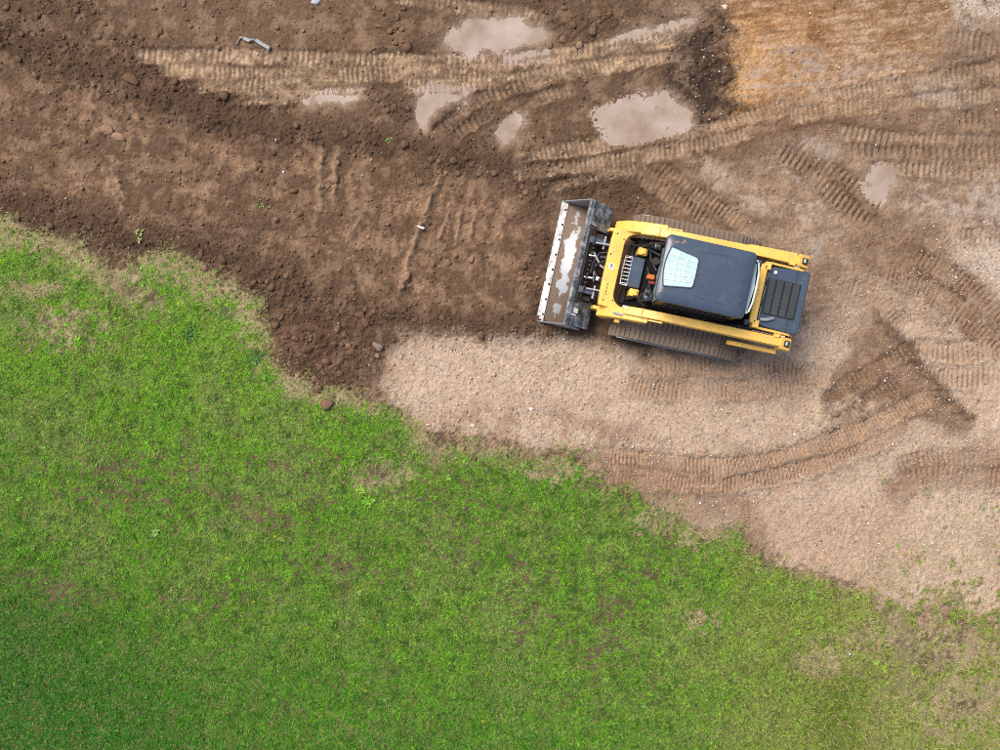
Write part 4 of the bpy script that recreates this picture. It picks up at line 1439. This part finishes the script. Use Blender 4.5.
for k in range(11):
    v_ = -.36 + k * .073
    MB().box(1.655, 1.69, v_ - .022, v_ + .022, .50, .60 + .015 * (k % 3)).build('coupler_rib', BLACK, cpl, .004)
for k, pts in enumerate(([(1.40, -.10, .86), (1.52, -.05, .80), (1.60, .05, .70), (1.56, .22, .62), (1.50, .30, .52)], [(1.40, .05, .84), (1.50, .0, .78), (1.58, -.12, .68), (1.64, -.22, .60)],
                         [(1.42, -.25, .72), (1.55, -.22, .66), (1.62, -.05, .60), (1.62, .12, .58)], [(1.40, .28, .72), (1.48, .22, .74), (1.56, .12, .68), (1.58, -.05, .64)])):
    MB().tube(pts, .019, 8).build('hose', (BLACK, GREY, BLACK, BLACK)[k], cpl, smooth=True)
MB().tube([(1.585, .10, .70), (1.55, .26, .66)], .010, 8).build('bright_rod', CHROME, cpl, smooth=True)
MB().box(1.47, 1.53, .18, .24, .70, .75).build('hose_clamp', WHITE, cpl, .008)

# bucket
BW = 1.055
prof_out = [(2.30, .02), (1.72, .03), (1.60, .07), (1.56, .18), (1.60, .32), (1.72, .52), (1.85, .655)]
prof_in = [(1.835, .675), (1.845, .655), (1.745, .53), (1.63, .33), (1.59, .19), (1.62, .10), (1.73, .055), (2.30, .036)]
sh_v, sh_f = [], []
prf = [(2.30, .036), (1.73, .052), (1.63, .09), (1.60, .19), (1.635, .33), (1.745, .53), (1.845, .655)]
bk = MB()
n_ = len(prf)
for y_ in (-BW, BW):
    bk.v += [(x_, y_, z_) for x_, z_ in prf]
bk.f += [(i, i + 1, i + 1 + n_, i + n_) for i in range(n_ - 1)]
bucket = bk.build('bucket', BUCKET_IN, loader, smooth=True)
so_ = bucket.modifiers.new('thickness', 'SOLIDIFY')
so_.thickness = 0.016
so_.offset = -1.0
for sgn in (-1, 1):
    MB().prism([(2.31, .015), (2.31, .05), (2.24, .16), (1.90, .665), (1.83, .67), (1.70, .52), (1.59, .33), (1.555, .18), (1.60, .05), (1.73, .015)],
               sgn * BW - .010, sgn * BW + .010).build('side_plate', GREY, bucket, .003)
    # outer part of the bucket's back, sloping away from the lip
    a_, c_ = sorted((sgn * .60, sgn * 1.045))
    inn = sgn * .60
    outr = sgn * 1.045
    wv = [(1.875, outr, .672), (1.80, inn * 1.06, .655), (1.48, inn * 1.02, .40), (1.48, outr, .40)]
    wv = [(1.84, outr, .668), (1.80, inn * 1.10, .655), (1.47, inn * .98, .40), (1.465, outr, .40)]
    wv2 = [(x_ - .012, y_, z_ - .022) for x_, y_, z_ in wv]
    bp = MB().add(wv + wv2, [(0, 1, 2, 3), (7, 6, 5, 4), (0, 4, 5, 1), (1, 5, 6, 2), (2, 6, 7, 3), (3, 7, 4, 0)]).build('back_plate', SCRAPED, bucket, .004)
    MB().prism([(1.82, .655), (1.47, .395), (1.52, .16), (1.62, .2), (1.72, .50)], sgn * .615 - .008, sgn * .615 + .008).build('gusset', SCRAPED, bucket)
MB().prism([(1.835, .640), (1.80, .665), (1.865, .690), (1.90, .672), (1.86, .642)], -BW - .005, BW + .005).build('upper_lip', SCRAPED, bucket, .004)
MB().prism([(2.325, .012), (2.325, .022), (2.27, .050), (2.205, .054), (2.205, .040), (2.27, .014)], -BW - .012, BW + .012).build('cutting_edge', EDGE, bucket, .003)
for k in range(8):
    v_ = -.92 + k * 1.84 / 7
    MB().tube([(2.235, v_, .050), (2.235, v_, .060)], .020, 10).build('edge_bolt', BLACK, bucket)
MB().add([(1.77, .745, .631), (1.69, .745, .573), (1.69, .83, .573), (1.77, .83, .631)], [(0, 1, 2, 3)]).add(
    [(1.80, .85, .652), (1.71, .85, .588), (1.71, .875, .588), (1.80, .875, .652)], [(0, 1, 2, 3)]).build('decal', WHITE, bucket)
for o_ in bucket.children:
    if o_.name.startswith('decal'):
        for v_ in o_.data.vertices:
            v_.co.z += 0.006

# ------------------------------------------------------------------ clods, stones and litter
clod_meshes = []
for k in range(10):
    V, F = rock_shape(900 + k, 2, 0.55, 0.66)
    nz_ = np.array([0.16 * math.sin(6 * v[0] + k) * math.cos(5 * v[1] - k) + 0.07 * math.sin(11 * v[1] + 2 * k) for v in V])
    V = V * (1 + nz_)[:, None]
    clod_meshes.append((V, F))


def clod(px, py, d, label, group=None, rgb=None, name='soil_clod', cat='clod', stretch=1.0, rot=None, mat='soil', flat=0.8):
    d = d * 1.12
    x, y = M(px, py)
    dia = d / PPM * 0.86
    V, F = clod_meshes[random.randrange(len(clod_meshes))]
    V = V.copy()
    V[:, 0] *= stretch
    V[:, 2] *= flat
    a_ = random.random() * 6.28 if rot is None else rot
    c_, s_ = math.cos(a_), math.sin(a_)
    V = np.stack([V[:, 0] * c_ - V[:, 1] * s_, V[:, 0] * s_ + V[:, 1] * c_, V[:, 2]], 1) * dia * 0.5
    if rgb is None:
        base_ = sample(alb, np.array([x]), np.array([y]))[0] * random.uniform(1.1, 1.5)
        base_ = base_ * .6 + lin((116, 91, 72)) * .4
        if sample(lawn, np.array([x]), np.array([y]))[0] > .2:
            base_ = lin((122, 95, 78))
    else:
        base_ = lin(rgb)
    cc = np.tile(base_, (len(V), 1)) * rng.uniform(.85, 1.15, (len(V), 1))
    me = np_mesh(name, V, F, cc, smooth=False)
    o_ = link(name, me, MAT[mat])
    o_.location = (x, y, float(height(x, y)) + dia * 0.5 * 0.16 * flat)
    return tag(o_, label, cat, group)


singles = [
    (327, 404, 14, 'large lone brown clod lying on the green lawn below the dirt tip'),
    (319, 389, 10, 'brown clod on the lawn edge just above the lone lawn clod'),
    (315, 379, 8, 'smaller brown clod at the lawn edge, uppermost of the three there'),
    (61, 70, 10, 'rounded clod in the dark soil ridge near the left edge'),
    (135, 82, 17, 'broad flat clod just below the left end of the crawler tracks'),
    (225, 98, 12, 'dark lumpy clod beneath the crawler tracks, left of the strip of water'),
    (335, 179, 11, 'cracked clod beside the pair of upright scraped ridges'),
    (272, 287, 10, 'round clod beside the straw-coloured lawn corner'),
    (121, 266, 11, 'round clod sitting in the notch of the lawn border'),
    (224, 260, 10, 'pale brown clod on the dark bank above the straw grass'),
    (53, 226, 9, 'clod on the dark bank above the lawn, nearest the left edge'),
    (535, 190, 10, 'largest clod of the small heap in front of the bucket corner'),
    (408, 49, 10, 'clod on the upper rim of the crawler track, left of the oval puddle'),
    (593, 29, 13, 'broad flat clod right of the oval puddle'),
    (573, 26, 9, 'clod between the oval puddle and the broad flat clod'),
    (563, 40, 9, 'clod close to the right tip of the oval puddle'),
    (579, 45, 9, 'flat clod on the rim of the crawler track below the broad flat clod'),
    (345, 30, 8, 'lone clod above the crawler tracks in the top strip'),
    (830, 429, 9, 'pale lump at the lower end of the curled berm on the gravel'),
    (834, 414, 11, 'pale tan lump inside the curled berm on the gravel'),
    (704, 451, 8, 'small tan lump on the gravel above the curved crawler marks'),
    (131, 43, 9, 'rough dark clod above the left end of the crawler tracks'),
]
for px, py, d, lb in singles:
    clod(px, py, d, lb, flat=0.5 if 'flat' in lb else 0.8)
clod(377, 346, 11, 'grey-brown heart-shaped stone on the dark soil near the gravel', flat=.7, rgb=(132, 111, 98), name='stone', cat='stone', mat='stone', stretch=1.15)
clod(377, 356, 7, 'small grey-brown stone just below the heart-shaped stone', rgb=(134, 108, 92), name='stone', cat='stone', mat='stone')
clod(725, 7, 6, 'pale angular stone at the upper left of the orange clay', rgb=(214, 190, 166), name='stone', cat='stone', mat='stone')
clod(531, 409, 4.5, 'single white stone on the gravel nearest the lawn', rgb=(232, 226, 218), name='stone', cat='stone', mat='stone')
clod(316, 2, 9, 'pale blue-grey slab of stone at the top edge', rgb=(168, 172, 178), name='stone', cat='stone', mat='stone', stretch=1.4, rot=0.1, flat=.5)
clod(366, 323, 9, 'long narrow clod in the rubble on the dark soil', stretch=1.7, rot=-1.1)
clod(359, 315, 8, 'shorter long clod beside the long narrow clod in the rubble', stretch=1.6, rot=-0.6)
clod(407, 276, 9, 'elongated tan slab at the foot of the long scraped ridge', stretch=2.0, rot=1.2, rgb=(146, 114, 92))
clod(403, 285, 8, 'tan slab at the very end of the long scraped ridge', stretch=1.5, rot=1.1, rgb=(146, 114, 92))
clod(108, 131, 13, 'flat tan slab of soil on the scraped lane, left of its twin', rgb=(146, 116, 93), flat=.35, stretch=1.2, rot=-.4)
clod(119, 137, 13, 'flat tan slab of soil on the scraped lane, right of its twin', rgb=(148, 118, 95), flat=.35, stretch=1.1, rot=.2)
heaps = [
    ('brown clod in the heap beside the gravel tip', 'clods in the heap on the dark tip',
     [(309, 284, 7), (287, 276, 7), (276, 326, 9), (282, 318, 6), (338, 329, 8), (344, 334, 8), (335, 343, 7), (342, 344, 7), (349, 346, 8), (372, 306, 9), (374, 312, 7),
      (327, 362, 8), (321, 367, 6), (340, 374, 8), (388, 292, 8), (353, 288, 7), (298, 363, 6), (287, 337, 6), (366, 309, 6), (304, 300, 5), (320, 300, 5), (331, 300, 6), (293, 306, 6)]),
    ('brown clod along the dark bank bordering the gravel', 'clods along the bank above the gravel', [(421, 313, 7), (443, 318, 8), (415, 320, 7), (481, 335, 8), (491, 336, 7), (430, 310, 6), (455, 312, 6), (425, 322, 5), (512, 330, 6)]),
    ('clod on the ridge above the scraped lane', 'clods on the ridge above the lane',
     [(432, 161, 8), (453, 162, 8), (439, 162, 6), (446, 173, 6), (458, 174, 7), (440, 173, 6), (495, 174, 7), (479, 175, 6), (405, 145, 8), (420, 183, 7), (347, 135, 8), (297, 127, 7),
      (308, 137, 6), (472, 165, 6), (466, 160, 5), (363, 127, 6), (319, 132, 5)]),
    ('clod of the heap by the bucket corner', 'clods in front of the bucket corner', [(526, 193, 7), (522, 188, 6), (543, 195, 7), (528, 200, 5)]),
    ('clod lying on the scraped lane left of the bucket', 'clods on the lane before the bucket', [(523, 266, 8), (529, 261, 7), (533, 254, 6), (472, 258, 8), (448, 263, 7), (440, 258, 6), (530, 279, 6), (433, 265, 6), (456, 256, 6), (521, 274, 6)]),
    ('clod on the dark bank along the upper lawn border', 'clods along the upper lawn border', [(79, 236, 6), (19, 218, 8), (92, 228, 7), (202, 253, 9), (206, 269, 9), (228, 276, 9), (244, 280, 8), (27, 196, 6), (240, 270, 7), (60, 205, 5), (105, 232, 6), (256, 283, 7)]),
    ('dark clod in the top left corner', 'clods in the top left corner',
     [(38, 15, 7), (50, 12, 6), (76, 10, 7), (154, 8, 6), (35, 35, 7), (24, 36, 7), (74, 46, 7), (98, 37, 7), (104, 24, 5), (85, 33, 6), (160, 31, 6), (187, 20, 5), (110, 60, 6), (20, 60, 7), (36, 76, 7), (52, 64, 6),
      (142, 38, 6), (152, 46, 6), (112, 42, 5), (65, 38, 5), (184, 4, 6), (8, 8, 9)]),
    ('clod in the strip above the crawler tracks', 'clods in the top strip', [(312, 8, 6), (380, 27, 7), (390, 32, 7), (384, 14, 6), (398, 18, 7), (404, 10, 6), (396, 42, 7), (374, 8, 5), (549, 44, 8), (564, 9, 6), (609, 15, 6), (360, 14, 5), (402, 30, 6)]),
    ('dark clod in the broken soil below the crawler tracks', 'clods in the broken patch', [(378, 100, 6), (386, 96, 6), (394, 108, 7), (402, 100, 6), (388, 112, 5), (408, 110, 6), (356, 92, 5), (176, 84, 7), (183, 86, 6), (189, 81, 6)]),
    ('clod on the scraped lane beside the upright ridges', 'clods by the upright ridges', [(294, 191, 8), (331, 190, 6), (328, 186, 6), (300, 213, 7), (338, 164, 6), (322, 162, 7), (196, 178, 7), (273, 182, 6)]),
]
ORD = ['first', 'second', 'third', 'fourth', 'fifth', 'sixth', 'seventh', 'eighth', 'ninth', 'tenth', 'eleventh', 'twelfth', 'thirteenth', 'fourteenth', 'fifteenth',
       'sixteenth', 'seventeenth', 'eighteenth', 'nineteenth', 'twentieth', 'twenty-first', 'twenty-second', 'twenty-third', 'twenty-fourth']


def nth(i_, n_):
    return 'leftmost' if i_ == 0 else 'rightmost' if i_ == n_ - 1 else ORD[i_] + ' from the left,'


for lb, gp, lst in heaps:
    lst = sorted(lst)
    for i_, (px, py, d) in enumerate(lst):
        big = 'larger' if d >= 7 else 'small'
        clod(px, py, d * 1.05, nth(i_, len(lst)) + ' ' + big + ' ' + lb, gp)

# bent strip of grey plastic lying above the crawler tracks
pp = [M(240, 37.5), M(244, 38.5), M(250, 41.5), M(252, 40), M(256, 40.5), M(263, 45), M(269, 48.5)]
strip = MB()
pts3 = [(x_, y_, float(height(x_, y_)) + .03 + (.02 if i in (2, 3) else 0)) for i, (x_, y_) in enumerate(pp)]
for i in range(len(pts3) - 1):
    a_, c_ = Vector(pts3[i]), Vector(pts3[i + 1])
    t = (c_ - a_).normalized()
    s_ = t.cross(Vector((0, 0, 1))).normalized() * (.030 if i in (1, 4, 5) else .016)
    u_ = Vector((0, 0, .012))
    strip.add([a_ - s_, a_ + s_, c_ + s_, c_ - s_, a_ - s_ + u_, a_ + s_ + u_, c_ + s_ + u_, c_ - s_ + u_],
              [(3, 2, 1, 0), (4, 5, 6, 7), (0, 1, 5, 4), (1, 2, 6, 5), (2, 3, 7, 6), (3, 0, 4, 7)])
e = pts3[-1]
strip.tube([(e[0] - .01, e[1] - .05, e[2]), (e[0] + .03, e[1] + .02, e[2] + .01)], .018, 8)
b0 = pts3[0]
strip.tube([(b0[0], b0[1], b0[2]), (b0[0] - .05, b0[1] - .12, b0[2] - .01)], .012, 6)
PLAST = paint('grey_plastic', (0.20, 0.22, 0.24), 0.45, 0.25, (0.15, 0.10, 0.07), 12.0)
o = strip.build('plastic_strip', PLAST, None, .003)
tag(o, 'bent strip of grey plastic lying just above the crawler tracks', 'litter')

# white scrap beside the scraped ridge
x_, y_ = M(421, 228.5)
z_ = float(height(x_, y_)) + .02
lit = MB()
lv = [(-.075, .035, .02), (-.03, .03, .035), (.02, .02, .02), (.075, .0, .03), (.05, -.03, .012), (.01, -.02, .03), (-.03, .0, .015)]
lit.add([(x_ + a_, y_ + b__, z_ + c__) for a_, b__, c__ in lv] + [(x_ + a_, y_ + b__, z_ + c__ - .012) for a_, b__, c__ in lv],
        [(6, 5, 4, 3, 2, 1, 0)[::1], (7, 8, 9, 10, 11, 12, 13)] + [(i, (i + 1) % 7, (i + 1) % 7 + 7, i + 7) for i in range(7)])
o = lit.build('white_scrap', WHITE, None)
tag(o, 'crumpled white scrap on the long scraped ridge', 'litter')

# twig on the right gravel
xa, ya_ = M(956, 478)
xb, yb_ = M(960, 500)
TWIG = paint('dry_twig', (0.32, 0.24, 0.17), 0.8, 0.1)
o = MB().tube([(xa, ya_, float(height(xa, ya_)) + .02), ((xa + xb) / 2 + .02, (ya_ + yb_) / 2, float(height((xa + xb) / 2, (ya_ + yb_) / 2)) + .03), (xb, yb_, float(height(xb, yb_)) + .02)], [.009, .008, .004], 6).build('twig', TWIG, None, smooth=True)
tag(o, 'thin dry twig crossing the crawler marks near the right edge', 'twig')

# leafy weeds
def weed(px, py, r_, label, rgb, group=None, n_=16, cat='weed', nm='weed_plant'):
    n_ = int(n_ * 1.6)
    x0_, y0_ = M(px, py)
    R_ = r_ / PPM
    vv, ff, cc = [], [], []
    z0_ = float(height(x0_, y0_)) + .01
    for k in range(n_):
        a_ = k * 2.399 + random.uniform(-.3, .3)
        L_ = R_ * random.uniform(.5, 1.1)
        w_ = L_ * random.uniform(.25, .4)
        e_ = random.uniform(.1, .8)
        dx_, dy_ = math.cos(a_), math.sin(a_)
        i0 = len(vv)
        L_ *= .62
        w_ *= .62
        h_ = L_ * .6 * math.sin(e_)
        q_ = R_ * .6 * math.sqrt(random.random())
        qa = random.random() * 6.28
        ox, oy_ = q_ * math.cos(qa), q_ * math.sin(qa)
        lv_ = [(0, 0, 0), (dx_ * L_ * .5 + dy_ * w_ / 2, dy_ * L_ * .5 - dx_ * w_ / 2, h_), (dx_ * L_, dy_ * L_, h_ * .8), (dx_ * L_ * .5 - dy_ * w_ / 2, dy_ * L_ * .5 + dx_ * w_ / 2, h_)]
        vv += [(a1 + ox, b1 + oy_, c1) for a1, b1, c1 in lv_]
        ff.append((i0, i0 + 1, i0 + 2, i0 + 3))
        cc += [lin(rgb) * random.uniform(.7, 1.25)] * 4
    me = np_mesh(nm, np.array(vv), np.array(ff), np.array(cc))
    o_ = link(nm, me, MAT['grass'])
    o_.location = (x0_, y0_, z0_)
    return tag(o_, label, cat, group)


weed(361, 489, 6, 'bright yellow-green weed on the lawn right of a bare patch', (150, 196, 60), n_=26)
weed(368, 501, 8, 'wide green weed just below the bright yellow-green weed', (116, 172, 48), n_=30)
weed(156, 531, 6, 'pale green weed in the middle of the left lawn', (140, 180, 90), n_=22)
weed(197, 608, 4, 'small yellow-green weed on the lower left lawn', (160, 200, 70), n_=16)
weed(190, 332, 10, 'dark green weed patch on the upper lawn', (62, 108, 34), n_=40)
weed(255, 357, 9, 'dark green weed patch near the right flank of the upper lawn', (66, 112, 36), n_=36)
weed(141, 236, 8, 'pale green uprooted tuft on the dark bank', (150, 168, 92), n_=14, cat='weed', nm='grass_tuft')
weed(261, 205, 4, 'tiny green sprig on the scraped lane', (130, 180, 70), n_=7, nm='grass_sprig')
weed(385, 313, 4, 'tiny pale green sprig in the heap of clods', (140, 168, 88), n_=8, nm='grass_sprig')
weed(388, 141, 5, 'small green sprig on the ridge above the lane', (120, 160, 70), n_=8, nm='grass_sprig')
weed(728, 413, 3, 'tiny green sprig in the middle of the gravel', (130, 160, 80), n_=8, nm='grass_sprig')
weed(883, 480, 6, 'green tuft at the rounded end of the right crawler marks', (118, 142, 84), n_=7, nm='grass_tuft')
weed(928, 492, 6, 'green tuft below the right crawler marks', (118, 142, 84), n_=7, nm='grass_tuft')
weed(982, 508, 7, 'green tuft near the right edge below the twig', (118, 142, 84), n_=8, nm='grass_tuft')
weed(905, 572, 7, 'thin green tuft on the gravel just above the lawn at the right', (124, 142, 88), n_=8, nm='grass_tuft')
dl = sorted(((103, 491), (131, 470), (84, 445), (124, 576), (275, 536), (128, 499), (228, 558), (254, 601), (365, 690), (371, 697), (483, 720), (462, 668)))
for i_, (px, py) in enumerate(dl):
    weed(px, py, 1.9, nth(i_, len(dl)) + ' tiny yellow dandelion head in the lawn', (236, 196, 30), 'dandelions in the lawn', 9, 'flower', 'dandelion')

# a few dry leaves lying on the cab roof
LEAF = paint('dry_leaf', (0.36, 0.22, 0.12), 0.7, 0.1)
leaf_me = None
for k, (u_, v_, a_) in enumerate(((.58, -.40, .3), (.61, -.36, 1.4), (.47, -.43, 2.2), (.50, -.40, .9), (.66, .36, .5))):
    if leaf_me is None:
        q = MB().add([(-.035, 0, 0), (-.01, -.016, .006), (.02, -.013, .010), (.038, 0, .004), (.02, .013, .010), (-.01, .016, .006)], [(0, 1, 2, 3, 4, 5)])
        lf_ = q.build('fallen_leaf', LEAF, None)
        leaf_me = lf_.data
    else:
        lf_ = link('fallen_leaf', leaf_me, LEAF)
    w2 = MO + MF * u_ + ML * v_
    lf_.location = (w2[0], w2[1], 2.092 if abs(v_) < .42 else 2.088)
    lf_.rotation_euler = (0, 0, a_)
    tag(lf_, ('dry brown leaf above the skylight, nearer the roof edge of the front pair', 'dry brown leaf at the upper front corner of the cab roof', 'dry brown leaf nearest the upper side of the roof, behind the pair', 'dry brown leaf just above the skylight on the cab roof', 'lone dry brown leaf at the lower front corner of the cab roof')[k], 'leaf', 'dry leaves on the cab roof')
